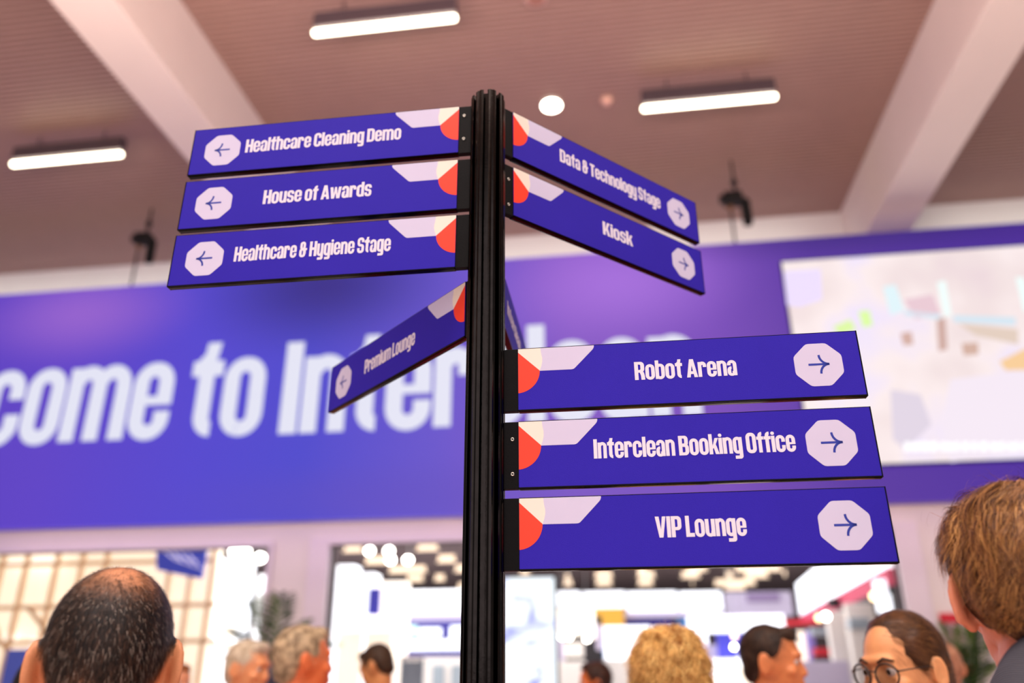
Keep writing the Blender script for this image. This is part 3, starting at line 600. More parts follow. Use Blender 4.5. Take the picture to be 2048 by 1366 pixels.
# the receding stand with white ceiling lightbox and pink red edge
rs = empty('receding_booth', (0, 0, 0), 0, 'large stand at right with slanting white roof light and pink red edge', 'booth')
def P3(x, y, Y): return at(x, y, Y)
n0, n1 = P3(1775, 1136, 16.6), P3(1600, 1232, 27)
ztop = 5.0
def slab(name, m, near, far, z0, z1, w, side=1):
    d = (Vector((far.x, far.y, 0)) - Vector((near.x, near.y, 0))); nrm = Vector((d.y, -d.x, 0)).normalized() * w * side
    vs = []
    for (p, za, zb) in ((near, z0, z1), (far, z0, z1)):
        b = Vector((p.x, p.y, 0)); vs += [(b.x, b.y, za), (b.x + nrm.x, b.y + nrm.y, za), (b.x + nrm.x, b.y + nrm.y, zb), (b.x, b.y, zb)]
    return MB().add(vs, [(0,1,2,3),(7,6,5,4),(0,4,5,1),(1,5,6,2),(2,6,7,3),(3,7,4,0)]).build(name, m, rs)
zn = n0.z; zf = n1.z
zmid = (zn + zf) / 2
# near and far ends lie on one level line: find the depth where the far pixel meets that height
far = CAM + ray(1600, 1232) * ((zn - CAM.z) / ray(1600, 1232).z)
slab('pink_edge', M_pink, n0, far, zn - .32, zn, .25)
slab('white_fascia', M_lb, n0, far, zn + .02, zn + 1.05, .3)
slab('underside_lamp', M_dark, n0, far, zn - .45, zn - .33, 3.0)
slab('grey_rear_band', mat('grey_beige_wall', (170, 160, 158), .7), n0 + Vector((2.5, .5, 0)), far + Vector((2.5, 0, 0)), zn - 1.2, zn - .45, .2)
for (x0, y0, x1, y1, Y, m, nm) in ((1590, 1262, 1622, 1366, 25, M_bwarm, 'column'), (1664, 1222, 1704, 1366, 20, M_bw, 'white_wall'), (1704, 1206, 1760, 1366, 18.5, M_bw, 'white_wall'),
                                   (1758, 1158, 1782, 1224, 16.9, M_lb, 'upright_lightbox'), (1572, 1240, 1652, 1250, 26, M_redp, 'red_rail'), (1630, 1296, 1664, 1312, 21, M_redp, 'red_shelf'),
                                   (1630, 1313, 1664, 1322, 21, M_dark, 'dark_shelf'), (1624, 1255, 1664, 1272, 21.4, M_glassy, 'glass_panel'), (1600, 1322, 1700, 1366, 19.5, M_lilac, 'counter'), (1700, 1236, 1740, 1258, 18.4, M_glassy, 'glass_panel'),
                                   (1660, 1196, 1700, 1214, 22, M_dark, 'dark_equipment'), (1715, 1180, 1740, 1200, 20, M_dark, 'dark_equipment'), (1620, 1262, 1634, 1366, 24, mat('violet_column', (150, 130, 214), .6), 'violet_column')):
    X0, Z0, X1, Z1 = rect_at(x0, y0, x1, y1, Y)
    if y1 >= 1366: Z0 = 0
    MB().box((X0, Y, Z0), (X1, Y + .3, Z1)).build(nm, m, rs, bevel=.01)
# red notice on the wall and plants by the pillars
nt_ = empty('wall_notice', (0, YW - .03, 0), 0, 'small red and white notice on the pale wall at right', 'notice')
a = rect_at(1880, 1226, 1918, 1246, YW - .03); MB().box((a[0], 0, a[1]), (a[2], .03, a[3])).build('red_header', M_redp, nt_)
a2 = rect_at(1880, 1247, 1918, 1285, YW - .03); MB().box((a[0], 0.004, a2[1]), (a[2], .03, a[1])).build('notice_sheet', mat('notice_paper', (214, 176, 184), .7), nt_)
a = rect_at(1786, 1062, 1800, 1068, YW - .06)
M_leaf = mat('dark_green_leaf', (46, 70, 34), .5, 0, .25, 8); M_leaf2 = mat('bright_green_leaf', (96, 128, 30), .5, 0, .25, 8); M_petal = mat('red_petal', (200, 30, 34), .5, 0, .1, 8)
M_pot = mat('grey_planter', (84, 82, 86), .6)
def plant(x, Y, top, spread, label, nleaf, red, seed):
    r = random.Random(seed); e = empty('potted_palm', (x, Y, 0), 0, label, 'plant')
    MB().tube([(0, 0, 0), (0, 0, .02), (0, 0, .55), (0, 0, .5)], [.19, .2, .27, .24], 24).build('planter', M_pot, e)
    MB().tube([(0, 0, .5), (.03, 0, 1.0), (0, .02, top * .62)], [.05, .045, .03], 10).build('stem', mat('brown_stem', (90, 70, 46), .8), e)
    for i in range(nleaf):
        a = 2 * PI * i / nleaf + r.uniform(-.3, .3); el = r.uniform(.35, 1.35); L = spread * r.uniform(.7, 1.15)
        pts = []; z0 = top * .6 + r.uniform(-.25, .1)
        for k in range(8):
            t = k / 7; rad = L * t * math.cos(el) * 1.1; z = z0 + (top - z0) * math.sin(el) * (1.25 * t - .35 * t * t * (2.2 - el)); pts.append(Vector((rad * math.cos(a), rad * math.sin(a), z)))
        m_ = MB(); m_.tube(pts, [.008] * 8, 5)
        for k in range(1, 8):
            p = pts[k]; d = (pts[k] - pts[k-1]).normalized(); sd = d.cross(Vector((0, 0, 1))).normalized()
            for s in (-1, 1):
                for u in (0, .5):
                    b = p - (pts[k] - pts[k-1]) * u; ll = L * .30 * math.sin(PI * (k - u) / 8.2) + .05
                    tip = b + sd * s * ll * .8 + d * ll * .7 - Vector((0, 0, ll * .25)); w = d * .03
                    mid = (b + tip) / 2 + Vector((0, 0, .015)); m_.add([b, mid - w * .7, tip, mid + w * .7], [(0, 1, 2, 3)])
        m_.build('frond', M_leaf if i % 3 else M_leaf2, e)
    for i in range(red):
        a = r.uniform(0, 6.28); z = top * r.uniform(.68, .82); rad = spread * r.uniform(.05, .3); c = Vector((rad * math.cos(a), rad * math.sin(a) - .1, z)); m_ = MB()
        for k in range(6):
            b = 2 * PI * k / 6; m_.ell(c + Vector((.05 * math.cos(b), 0, .05 * math.sin(b))), (.05, .02, .03))
        m_.build('blossom', M_petal, e, smooth=True)
a = at(540, 1300, 12.6); plant(a.x, 12.6, 2.9, .95, 'tall dark green palm with red blossom by the left pillar', 16, 3, 3)
a = at(1935, 1320, 12.6); plant(a.x, 12.6, 2.35, .75, 'bushy green plant by the pale wall, behind the tall man', 22, 2, 5)
# ------------------------------------------------------------------ people
def evaluate(mb, voxel, name, smooth_it=6, disp=None):
    me = mb.mesh(name + '_tmp'); o = bpy.data.objects.new(name + '_tmp', me); COL.objects.link(o)
    r = o.modifiers.new('r', 'REMESH'); r.mode = 'VOXEL'; r.voxel_size = voxel; r.use_smooth_shade = True
    if smooth_it:
        s = o.modifiers.new('s', 'SMOOTH'); s.factor = .5; s.iterations = smooth_it
    dg = bpy.context.evaluated_depsgraph_get(); dg.update()
    out = bpy.data.meshes.new_from_object(o.evaluated_get(dg)); out.name = name
    bpy.data.objects.remove(o); bpy.data.meshes.remove(me)
    if disp is not None:
        n = len(out.vertices); c = np.empty(n * 3, dtype=np.float32); out.vertices.foreach_get('co', c); c = c.reshape(-1, 3).astype(float)
        nn = np.empty(n * 3, dtype=np.float32); out.vertices.foreach_get('normal', nn); nn = nn.reshape(-1, 3).astype(float)
        c = disp(c, nn); out.vertices.foreach_set('co', c.astype(np.float32).ravel()); out.update()
    out.polygons.foreach_set('use_smooth', [True] * len(out.polygons))
    return out
def put(name, me, m, parent, kind=None):
    if m: me.materials.append(m)
    o = bpy.data.objects.new(name, me); COL.objects.link(o); o.parent = parent
    if kind: o['kind'] = kind
    return o
def hair_mat(name, rgb, rgb2, rough=.45, scale=40):
    m = bpy.data.materials.new(name); m.use_nodes = True; nt = m.node_tree; b = nt.nodes['Principled BSDF']
    tc = nt.nodes.new('ShaderNodeTexCoord'); n = nt.nodes.new('ShaderNodeTexNoise'); n.inputs['Scale'].default_value = scale; nt.links.new(tc.outputs['Object'], n.inputs['Vector'])
    cr = nt.nodes.new('ShaderNodeValToRGB'); cr.color_ramp.elements[0].position = .38; cr.color_ramp.elements[1].position = .62
    cr.color_ramp.elements[0].color = lin(rgb) + (1,); cr.color_ramp.elements[1].color = lin(rgb2) + (1,)
    nt.links.new(n.outputs['Fac'], cr.inputs[0]); nt.links.new(cr.outputs[0], b.inputs['Base Color']); b.inputs['Roughness'].default_value = rough; b.inputs['Specular IOR Level'].default_value = .22
    return m
def head_prims(m, M, fem=False):
    """M: function local head point -> body space. face along +y"""
    R = M[1]
    def E(c, r, rot=None): m.ell(M[0](c), tuple(v * M[2] for v in r), (R @ rot) if rot else R, 24, 16)
    k = .94 if fem else 1
    E((0, -.012, .024), (.077*k, .098, .093)); E((0, .0, .0), (.073*k, .088, .085))
    E((0, .035, -.035), (.060*k, .058, .085)); E((0, .020, -.078), (.055*k, .052, .040)); E((0, .066, -.100), (.022, .020, .018))
    E((0, .078, .026), (.050*k, .016, .012))                                    # brow
    for s in (-1, 1):
        E((s*.043*k, .060, -.028), (.020, .022, .018)); E((s*.011, .091, -.037), (.008, .010, .007))
        E((s*.032, .070, .002), (.016, .014, .012)); E((s*.032, .0765, .0125), (.0155, .0105, .0065)); E((s*.032, .0755, -.0095), (.0145, .0105, .005))
    m.cap(M[0]((0, .082, .010)), M[0]((0, .1015, -.032)), .007, .0095)           # nose
    E((0, .088, -.064), (.023, .011, .006)); E((0, .087, -.074), (.020, .011, .0065))
def ear_prims(m, M, out=.35):
    R = M[1]
    for s in (-1, 1):
        base = Vector((s*.074, -.008, -.012)); tilt = out
        def ep(a, r, lift=0):     # ear plane: up z, back -y, flares outward at the back
            yy = -math.cos(a) * r * .55; zz = math.sin(a) * r
            back = max(0, -yy + .012)
            return base + Vector((s*(.004 + back * tilt + lift), yy * .94 - .010, zz + .002))
        P = [ep(math.radians(t), .031) for t in range(-52, 232, 12)]
        for i in range(len(P) - 1): m.cap(M[0](P[i]), M[0](P[i+1]), .0042, .0042, 8)
        P = [ep(math.radians(t), .020) for t in range(-52, 200, 21)]
        for i in range(len(P) - 1): m.cap(M[0](P[i]), M[0](P[i+1]), .0042, .0042, 8)
        for r_ in (.026, .020, .013, .006):
            for t in range(-60, 220, 18): m.ell(M[0](ep(math.radians(t), r_) - Vector((s*.003, 0, 0))), (.005,) * 3, None, 8, 6)
        m.cap(M[0](ep(math.radians(-58), .024)), M[0](base + Vector((s*.002, -.007, -.029))), .006, .0062, 10); m.cap(M[0](base + Vector((s*.001, -.004, -.018))), M[0](base + Vector((s*.002, -.007, -.029))), .006, .0062, 10)
def person(label, head, yaw, pitch=0, roll=0, skin=(214, 142, 98), top=(230, 230, 230), legs=(40, 42, 54), fem=False, voxel=.009, hair=None, seed=1, ears=.35, body_yaw=None, face=True, arms='down', collar=None, scale=1.0, glasses=None, shoulder_lift=0):
    """head: world point between the ears; yaw: 0 faces +y (away from the camera), positive turns to the left"""
    az = math.atan2(head.x, head.y); yaw -= az                    # yaw is counted from the sight line
    if body_yaw is not None: body_yaw -= az
    zc = head.z; H = (zc + .118 * scale)
    e = empty('person', (head.x, head.y, 0), body_yaw if body_yaw is not None else yaw, label, 'person')
    dy = yaw - (body_yaw if body_yaw is not None else yaw)
    R3 = (Matrix.Rotation(dy, 3, 'Z') @ Matrix.Rotation(pitch, 3, 'X') @ Matrix.Rotation(roll, 3, 'Y'))
    hc = Vector((0, 0, zc))
    toH = (lambda p: hc + R3 @ (Vector(p) * scale), R3, scale)
    m = MB(); head_prims(m, toH, fem); ear_prims(m, toH, ears)
    nk = .047 if fem else .057
    sh = H * .815 + shoulder_lift; hy = -.035                                              # torso sits a little behind the face
    m.cap(toH[0]((0, -.018, -.075)), (0, hy, sh + .02), nk, nk * 1.08)
    m.cap((0, hy, sh + .06), (0, hy - .005, sh - .03), nk * .9, nk * 1.9)
    sw = .165 if fem else .195
    for s in (-1, 1):
        m.cap((s*.05, hy, sh + .02), (s*sw*.86, hy - .01, sh - .025), .05, .05)
        sj = Vector((s*sw, hy - .01, sh - .035)); el = Vector((s*(sw + .05), hy - .03, H * .625)); wr = Vector((s*(sw + .045), hy + .09, H * .492))
        m.cap(sj, el, .052 if not fem else .043, .037); m.cap(el, wr, .038, .026)
        pc = wr + Vector((0, .02, -.05)); m.cap(wr, pc, .025, .031); m.ell(pc + Vector((0, .01, -.025)), (.018, .04, .042))
        for fi, (fy, fl) in enumerate(((.042, .070), (.018, .080), (-.006, .074), (-.028, .058))):
            b = pc + Vector((0, fy, -.05)); k1 = b + Vector((-s*.004, .004, -fl * .45)); k2 = k1 + Vector((-s*.016, .006, -fl * .45)); m.cap(b, k1, .0095, .009, 8); m.cap(k1, k2, .009, .008, 8)
        t0 = pc + Vector((-s*.01, .035, -.005)); t1 = t0 + Vector((-s*.012, .035, -.03)); m.cap(t0, t1, .012, .011, 8); m.cap(t1, t1 + Vector((-s*.004, .006, -.032)), .011, .009, 8)
        hp = Vector((s*.09, hy, H * .525)); kn = Vector((s*.10, hy + .01, H * .285)); an = Vector((s*.10, hy - .02, H * .05))
        m.cap(hp, kn, .082, .055); m.cap(kn, an, .054, .038); m.cap(an, Vector((s*.115, hy + .15, .032)), .036, .03)
    m.ell((0, hy, H * .73), (sw * .88, .112, .19)); m.ell((0, hy, H * .62), (sw * .74, .098, .16)); m.ell((0, hy, H * .535), (sw * .84, .11, .11))
    seedv = np.array([seed * 1.7, seed * .9, seed * 2.3])
    def disp(c, nn):
        L = (c - np.array(hc)) @ np.array(R3) / scale          # head-local coordinates
        for s in (-1, 1):                                       # eye sockets pressed in, mouth line
            d2 = ((L - np.array([s*.032, .088, .003])) / np.array([.017, .03, .011])) ** 2
            c = c - nn * (.0045 * np.exp(-d2.sum(1)))[:, None]
            d2 = ((L - np.array([s*.013, .105, -.044])) / np.array([.006, .02, .004])) ** 2
            c = c - nn * (.003 * np.exp(-d2.sum(1)))[:, None]
        d2 = ((L - np.array([0, .1, -.069])) / np.array([.022, .03, .0022])) ** 2
        return c - nn * (.003 * np.exp(-d2.sum(1)))[:, None]
    me = evaluate(m, voxel, 'body', 6 if voxel < .004 else 4 if voxel < .006 else 3, disp if face else None)
    sk = mat('skin_%d_%d_%d' % skin, skin, .48, 0, .08, 30, bump=.12, bscale=700, sss=.25)
    me.materials.append(sk); me.materials.append(mat('shoe_leather', (30, 26, 26), .4))
    n = len(me.polygons); cz = np.empty(n * 3, dtype=np.float32); me.polygons.foreach_get('center', cz); mi = (cz[2::3] < .075).astype(np.int32); me.polygons.foreach_set('material_index', mi)
    put('body', me, None, e)
    # clothes
    m = MB(); t = .012
    m.cap((0, hy, sh + .005), (0, hy - .005, sh - .03), nk * 1.12, nk * 2.1)
    for s in (-1, 1):
        m.cap((s*.05, hy, sh + .015), (s*sw*.86, hy - .01, sh - .022), .056, .062)
        sj = Vector((s*sw, hy - .01, sh - .035)); el = Vector((s*(sw + .05), hy - .03, H * .625)); wr = Vector((s*(sw + .045), hy + .085, H * .50))
        m.cap(sj, el, .066, .05); m.cap(el, wr, .05, .038)
    m.ell((0, hy, H * .73), (sw * .93 + t, .128, .195)); m.ell((0, hy, H * .62), (sw * .84 + t, .115, .17)); m.ell((0, hy, H * .545), (sw * .9 + t, .128, .10))
    cm = evaluate(m, max(voxel, .007), 'shirt', 3)
    put('shirt', cm, mat('cloth_%d_%d_%d' % top, top, .85, 0, .08, 25, bump=.5, bscale=500), e)
    if collar:                                               # stand collar that folds outward, higher at the nape
        N = 40; vs = []; fs = []
        ring = [(1.55, 0.0), (1.30, .5), (1.17, 1.0), (1.22, 1.06), (1.34, .98), (1.52, .45), (1.78, -.12)]
        for r_, f in ring:
            for k in range(N):
                a = 2 * PI * k / N; back = .5 - .5 * math.cos(a); z = sh + .012 + f * collar * (.25 + .75 * back) - .03 * (1 - back) - (.02 * abs(math.sin(a)) if f < .6 else 0)
                vs.append((math.sin(a) * nk * r_ * 1.04, hy + .004 + math.cos(a) * nk * r_ * .98, z))
        for j in range(len(ring) - 1):
            for k in range(N): fs.append((j*N+k, j*N+(k+1) % N, (j+1)*N+(k+1) % N, (j+1)*N+k))
        ct = tuple(max(0, v - 12) for v in top); cmat = mat('ribbed_collar_%d_%d_%d' % ct, ct, .85, 0, .08, 25)
        if 'ribs' not in cmat:
            cmat['ribs'] = 1; nt = cmat.node_tree; wv = nt.nodes.new('ShaderNodeTexWave'); wv.inputs['Scale'].default_value = 240; wv.bands_direction = 'DIAGONAL'; tc = nt.nodes.new('ShaderNodeTexCoord'); nt.links.new(tc.outputs['Object'], wv.inputs['Vector'])
            bp = nt.nodes.new('ShaderNodeBump'); bp.inputs['Strength'].default_value = .8; bp.inputs['Distance'].default_value = .002; nt.links.new(wv.outputs['Fac'], bp.inputs['Height']); nt.links.new(bp.outputs['Normal'], nt.nodes['Principled BSDF'].inputs['Normal'])
        co_ = MB().add(vs, fs).build('collar', cmat, e, smooth=True)
    m = MB()
    for s in (-1, 1):
        hp = Vector((s*.09, hy, H * .525)); kn = Vector((s*.10, hy + .01, H * .285)); an = Vector((s*.10, hy - .02, .085))
        m.cap(hp, kn, .094, .07); m.cap(kn, an, .07, .062)
    m.ell((0, hy, H * .53), (sw * .9, .122, .10)); put('trousers', evaluate(m, max(voxel, .012), 'trousers', 3), mat('cloth_%d_%d_%d' % legs, legs, .85, 0, .1, 30), e)
    if face:
        we = mat('eye_white', (196, 182, 174), .3); ir = mat('eye_iris', (58, 40, 28), .15)
        for s in (-1, 1):
            ey = MB().ell(toH[0]((s*.032, .0752, .002)), (.0116*scale,)*3, R3, 20, 14).build('eye', we, e, smooth=True)
            MB().ell(toH[0]((s*.032, .0848, .002)), (.0062*scale, .0026*scale, .0062*scale), R3, 16, 10).build('iris', ir, ey, smooth=True)
    e['_'] = 0; del e['_']
    info = dict(e=e, toH=toH, R3=R3, scale=scale, fem=fem, hc=hc, H=H, sh=sh, hy=hy, nk=nk)
    if hair: hair(info)
    if glasses: glasses(info)
    return info
def strands(info, name, base, mats, count, length, width, flow, mask, curl=0, segs=4, lift=.3, seed=0, parent=None, jitter=.25, clump=0):
    """ribbons of hair rooted on mesh 'base' (head-local flow direction field)"""
    r = np.random.default_rng(seed)
    n = len(base.vertices); c = np.empty(n*3, dtype=np.float32); base.vertices.foreach_get('co', c); c = c.reshape(-1, 3).astype(float)
    nn = np.empty(n*3, dtype=np.float32); base.vertices.foreach_get('normal', nn); nn = nn.reshape(-1, 3).astype(float)
    R = np.array(info['R3']); L = (c - np.array(info['hc'])) @ R / info['scale']; NL = nn @ R
    idx = np.nonzero(mask(L, r))[0]
    pick = r.choice(idx, count); P = L[pick] + r.normal(0, .0012, (count, 3)); N = NL[pick]
    D = flow(P, N, r); D = D - N * (D * N).sum(1)[:, None]; D /= np.linalg.norm(D, axis=1)[:, None] + 1e-9
    if clump:                                            # neighbouring hairs share a lock: its lean, its wave and its length
        q = np.floor((P + r.normal(0, clump * .12, P.shape)) / clump).astype(int) % 64; cid = (q[:, 0] * 73 + q[:, 1] * 179 + q[:, 2] * 283) % 997
        cd_ = r.normal(0, .30, (997, 3)); D = D + cd_[cid]
    D = D + r.normal(0, jitter, D.shape); D = D + N * lift; D /= np.linalg.norm(D, axis=1)[:, None]
    ln = length * r.uniform(.6, 1.15, count)
    if callable(info.get('lenf')): ln = ln * info['lenf'](P)
    side = np.cross(D, N); side /= np.linalg.norm(side, axis=1)[:, None] + 1e-9
    ph = r.uniform(0, 2*np.pi, count); fr = r.uniform(.7, 1.3, count)
    if clump: ph = r.uniform(0, 2*np.pi, 997)[cid] + r.normal(0, .25, count); fr = r.uniform(.6, 1.2, 997)[cid]; ln = ln * r.uniform(.75, 1.15, 997)[cid]
    V = []; cur = P.copy(); d = D.copy()
    for k in range(segs + 1):
        t = k / segs
        w = width * (1 - .8 * t)
        off = np.zeros_like(cur)
        if curl: off = side * (curl * t**.5 * np.sin(ph + t * 7 * fr))[:, None] + N * (curl * t**.5 * np.cos(ph + t * 7 * fr))[:, None]
        V.append(cur + off - side * w / 2); V.append(cur + off + side * w / 2)
        cur = cur + d * (ln / segs)[:, None]
        # follow the skull: bend toward it and downward
        g = cur / (np.linalg.norm(cur * np.array([1/.085, 1/.108, 1/.103]), axis=1)[:, None] + 1e-9)
        nrm = cur * np.array([1/.085**2, 1/.108**2, 1/.103**2]); nrm /= np.linalg.norm(nrm, axis=1)[:, None]
        d = d - nrm * ((d * nrm).sum(1) * (.75 if lift < .6 else .35))[:, None] + np.array([0, 0, -.12]); d /= np.linalg.norm(d, axis=1)[:, None]
    V = np.stack(V, 1)                                   # count, 2(segs+1), 3
    Wd = V @ R.T * info['scale'] + np.array(info['hc'])
    nv = 2 * (segs + 1); verts = Wd.reshape(-1, 3)
    fb = np.array([[2*k, 2*k+1, 2*k+3, 2*k+2] for k in range(segs)]); faces = (np.arange(count)[:, None, None] * nv + fb[None]).reshape(-1, 4)
    me = bpy.data.meshes.new(name); me.vertices.add(len(verts)); me.vertices.foreach_set('co', verts.astype(np.float32).ravel())
    me.loops.add(faces.size); me.loops.foreach_set('vertex_index', faces.ravel().astype(np.int32)); me.polygons.add(len(faces))
    me.polygons.foreach_set('loop_start', np.arange(0, faces.size, 4, dtype=np.int32)); me.update(calc_edges=True)
    for mm in mats: me.materials.append(mm)
    pr = r.choice(len(mats), count, p=info.get('mix')); me.polygons.foreach_set('material_index', np.repeat(pr, segs).astype(np.int32))
    o = bpy.data.objects.new(name, me); COL.objects.link(o); o.parent = parent or info['e']; o['kind'] = 'stuff'
    return o
def shell(info, prims, m, voxel=.006, noise=0, freq=60, seed=0, name='hair'):
    mb = MB(); M = info['toH']; R = info['R3']
    for p in prims:
        if len(p) == 2: mb.ell(M[0](p[0]), tuple(v * info['scale'] for v in p[1]), R, 24, 16)
        else: mb.cap(M[0](p[0]), M[0](p[1]), p[2], p[3])
    def disp(c, nn):
        if not noise: return c
        q = c * freq + seed; w = np.sin(q[:, 0] + 1.3*np.sin(q[:, 2]*.7)) * np.sin(q[:, 1] * 1.1 + 1.7*np.sin(q[:, 0]*.6)) * np.sin(q[:, 2] * .9 + 1.1*np.sin(q[:, 1]*.8))
        return c + nn * (noise * w)[:, None]
    me = evaluate(mb, voxel, name, 4, disp)
    return put(name, me, m, info['e'])
def cut(L, front=.045, low=-.05):     # region of scalp: above the hairline that rises to the forehead
    x, y, z = L[:, 0], L[:, 1], L[:, 2]
    return z > np.where(y > 0, .03 + np.clip(y, 0, 1) * .55, np.where(y > -.03, .0, low))
def down_flow(P, N, r): 
    D = P - np.array([0, -.055, .12]); D[:, 2] -= .02; return D

# -- near left man, buzz cut, seen from behind
def buzz(info):
    body = [o for o in info['e'].children if o.name.startswith('body')][0].data
    dk = hair_mat('buzz_hair_black', (18, 12, 10), (32, 22, 17), .5); gr = mat('buzz_hair_grey', (214, 196, 180), .4); br = mat('buzz_hair_brown', (104, 70, 48), .5)
    # the stubbled scalp: a skin-thin cap whose density fades on the crown
    R = np.array(info['R3']); hcn = np.array(info['hc'])
    m = bpy.data.materials.new('stubbled_scalp'); m.use_nodes = True; nt = m.node_tree; b = nt.nodes['Principled BSDF']; b.inputs['Roughness'].default_value = .6
    at_ = nt.nodes.new('ShaderNodeAttribute'); at_.attribute_name = 'hair_cover'
    n = nt.nodes.new('ShaderNodeTexNoise'); n.inputs['Scale'].default_value = 500; tc = nt.nodes.new('ShaderNodeTexCoord'); nt.links.new(tc.outputs['Object'], n.inputs['Vector'])
    ad = nt.nodes.new('ShaderNodeMath'); ad.operation = 'MULTIPLY_ADD'; ad.inputs[1].default_value = .6; nt.links.new(n.outputs['Fac'], ad.inputs[0])
    sb = nt.nodes.new('ShaderNodeMath'); sb.operation = 'SUBTRACT'; sb.inputs[1].default_value = .3; nt.links.new(at_.outputs['Fac'], sb.inputs[0]); nt.links.new(sb.outputs[0], ad.inputs[2])
    cr = nt.nodes.new('ShaderNodeValToRGB'); e = cr.color_ramp.elements; e[0].position = .05; e[0].color = lin((214, 142, 98)) + (1,); e[1].position = .85; e[1].color = lin((26, 18, 15)) + (1,); k = e.new(.4); k.color = lin((150, 98, 62)) + (1,)
    nt.links.new(ad.outputs[0], cr.inputs[0]); nt.links.new(cr.outputs[0], b.inputs['Base Color'])
    body.materials.clear(); body.materials.append(mat('skin_near', (222, 140, 92), .45, 0, .08, 30, bump=.12, bscale=700, sss=.3)); body.materials.append(mat('shoe_leather', (30, 26, 26), .4)); body.materials.append(m)
    nv = len(body.vertices); c = np.empty(nv*3, dtype=np.float32); body.vertices.foreach_get('co', c); L = (c.reshape(-1, 3) - hcn) @ R
    def dens(L):
        x, y, z = L[:, 0], L[:, 1], L[:, 2]
        crown = np.exp(-(((x - .006)/.046)**2 + ((y + .050)/.040)**2)) * np.clip((z - .035)/.05, 0, 1)
        front = np.clip((y - .015)/.05, 0, 1) * np.clip((z - .03)/.05, 0, 1)
        nape = np.clip((z + .062 + .018*np.sin(x*70)) / .045, 0, 1)
        edge = np.where((y > -.035), np.clip((z - .0)/.02, 0, 1), 1)
        return np.clip(1 - .85*crown - .7*front, 0, 1) * nape * edge * (z > -.1)
    D = dens(L)
    earm = (np.abs(L[:, 0]) > .0755) & (L[:, 2] < .03) & (L[:, 1] > -.05) 
    D = np.where(earm, 0, D)
    a = body.attributes.new('hair_cover', 'FLOAT', 'POINT'); a.data.foreach_set('value', D.astype(np.float32))
    npol = len(body.polygons); pc = np.empty(npol*3, dtype=np.float32); body.polygons.foreach_get('center', pc); pc = pc.reshape(-1, 3)
    LP = (pc - hcn) @ R; mi = np.where(pc[:, 2] < .075, 1, np.where(LP[:, 2] > -.11, 2, 0)); body.polygons.foreach_set('material_index', mi.astype(np.int32))
    info['mix'] = [.81, .04, .15]
    info['lenf'] = lambda P: .55 + .45 * np.clip((.07 - P[:, 2]) / .08, 0, 1)
    def mask(L, r): return (r.random(len(L)) < dens(L)) & (dens(L) > .02) & ~((np.abs(L[:, 0]) > .0755) & (L[:, 2] < .03) & (L[:, 1] > -.05))
    strands(info, 'hair', body, [dk, gr, br], 48000, .0115, .00034, lambda P, N, r: down_flow(P, N, r), mask, segs=2, lift=.28, seed=4, jitter=.22)
def temple_glasses(info):
    M = info['toH'][0]; g = MB()
    for s in (-1, 1):
        g.tube([M((s*.079, .07, .008)), M((s*.083, .03, .010)), M((s*.084, -.002, .012)), M((s*.086, -.020, .004)), M((s*.086, -.028, -.010))], [.0013, .0013, .0014, .0022, .0024], 8)
        P = [M((s*.033 + s*.024*math.cos(t*PI/8), .098 - .006*abs(math.cos(t*PI/8)), .002 + .02*math.sin(t*PI/8))) for t in range(17)]; g.tube(P, .0013, 6, cap=False)
        g.tube([M((s*.057, .094, .004)), M((s*.079, .07, .008))], .0014, 6)
    g.tube([M((-.010, .098, .006)), M((.010, .098, .006))], .0012, 6)
    g.build('glasses', mat('thin_metal_frame', (90, 84, 80), .25, 1), info['e'], smooth=True)
h = atd(215, 1318, 1.17)
person('man with black buzzed hair and thinning crown, seen from behind at lower left', h, math.radians(-3), pitch=math.radians(3), roll=math.radians(-1), skin=(222, 140, 92), top=(70, 74, 90), voxel=.0036, hair=buzz, ears=.45, glasses=temple_glasses, scale=.93)

# -- near right man with tousled brown hair
def tousled(info):
    prims = [((0, -.020, .030), (.090, .102, .098)), ((0, -.060, .010), (.080, .062, .078)), ((0, -.070, -.002), (.058, .036, .040)), ((0, .045, .085), (.055, .045, .035)), ((-.072, -.028, .045), (.018, .045, .045)), ((.072, -.028, .045), (.018, .045, .045))]
    dkm = hair_mat('tousled_hair_base', (52, 30, 20), (84, 54, 34), .6)
    sh_ = shell(info, prims, dkm, .005, .005, 90, 3)
    ms = [hair_mat('brown_strand_dark', (78, 48, 32), (104, 68, 42), .38), hair_mat('brown_strand_mid', (140, 92, 52), (168, 116, 66), .36), hair_mat('brown_strand_gold', (196, 140, 78), (214, 160, 96), .34)]
    info['mix'] = [.42, .38, .20]; info['lenf'] = lambda P: np.clip((P[:, 2] + .05) / .10, .25, 1) * np.where((np.abs(P[:, 0]) > .055) & (P[:, 2] < .085) & (P[:, 1] > -.06), .5, 1)
    def fl(P, N, r):
        D = P - np.array([.03, -.02, .15]); D[:, 2] -= .03; D[:, 0] += .035 * np.sin(P[:, 2] * 45 + P[:, 0] * 30) + .02 * np.sin(P[:, 1] * 110 + P[:, 2] * 70); D[:, 2] += .02 * np.sin(P[:, 0] * 90 + P[:, 1] * 50); return D
    mask = lambda L, r: (L[:, 2] > -.045) & ~((np.abs(L[:, 0]) > .055) & (L[:, 1] > -.05) & (L[:, 2] < .045))
    strands(info, 'hair_strands', sh_.data, ms, 19000, .062, .0008, fl, mask, curl=.0045, segs=9, lift=.22, seed=8, parent=sh_, jitter=.07, clump=.016)
    info['mix'] = [.3, .4, .3]
    strands(info, 'hair_strands', sh_.data, ms, 350, .060, .0004, fl, mask, curl=.006, segs=8, lift=.9, seed=9, parent=sh_, jitter=.6)
h = atd(2068, 1184, 1.18)
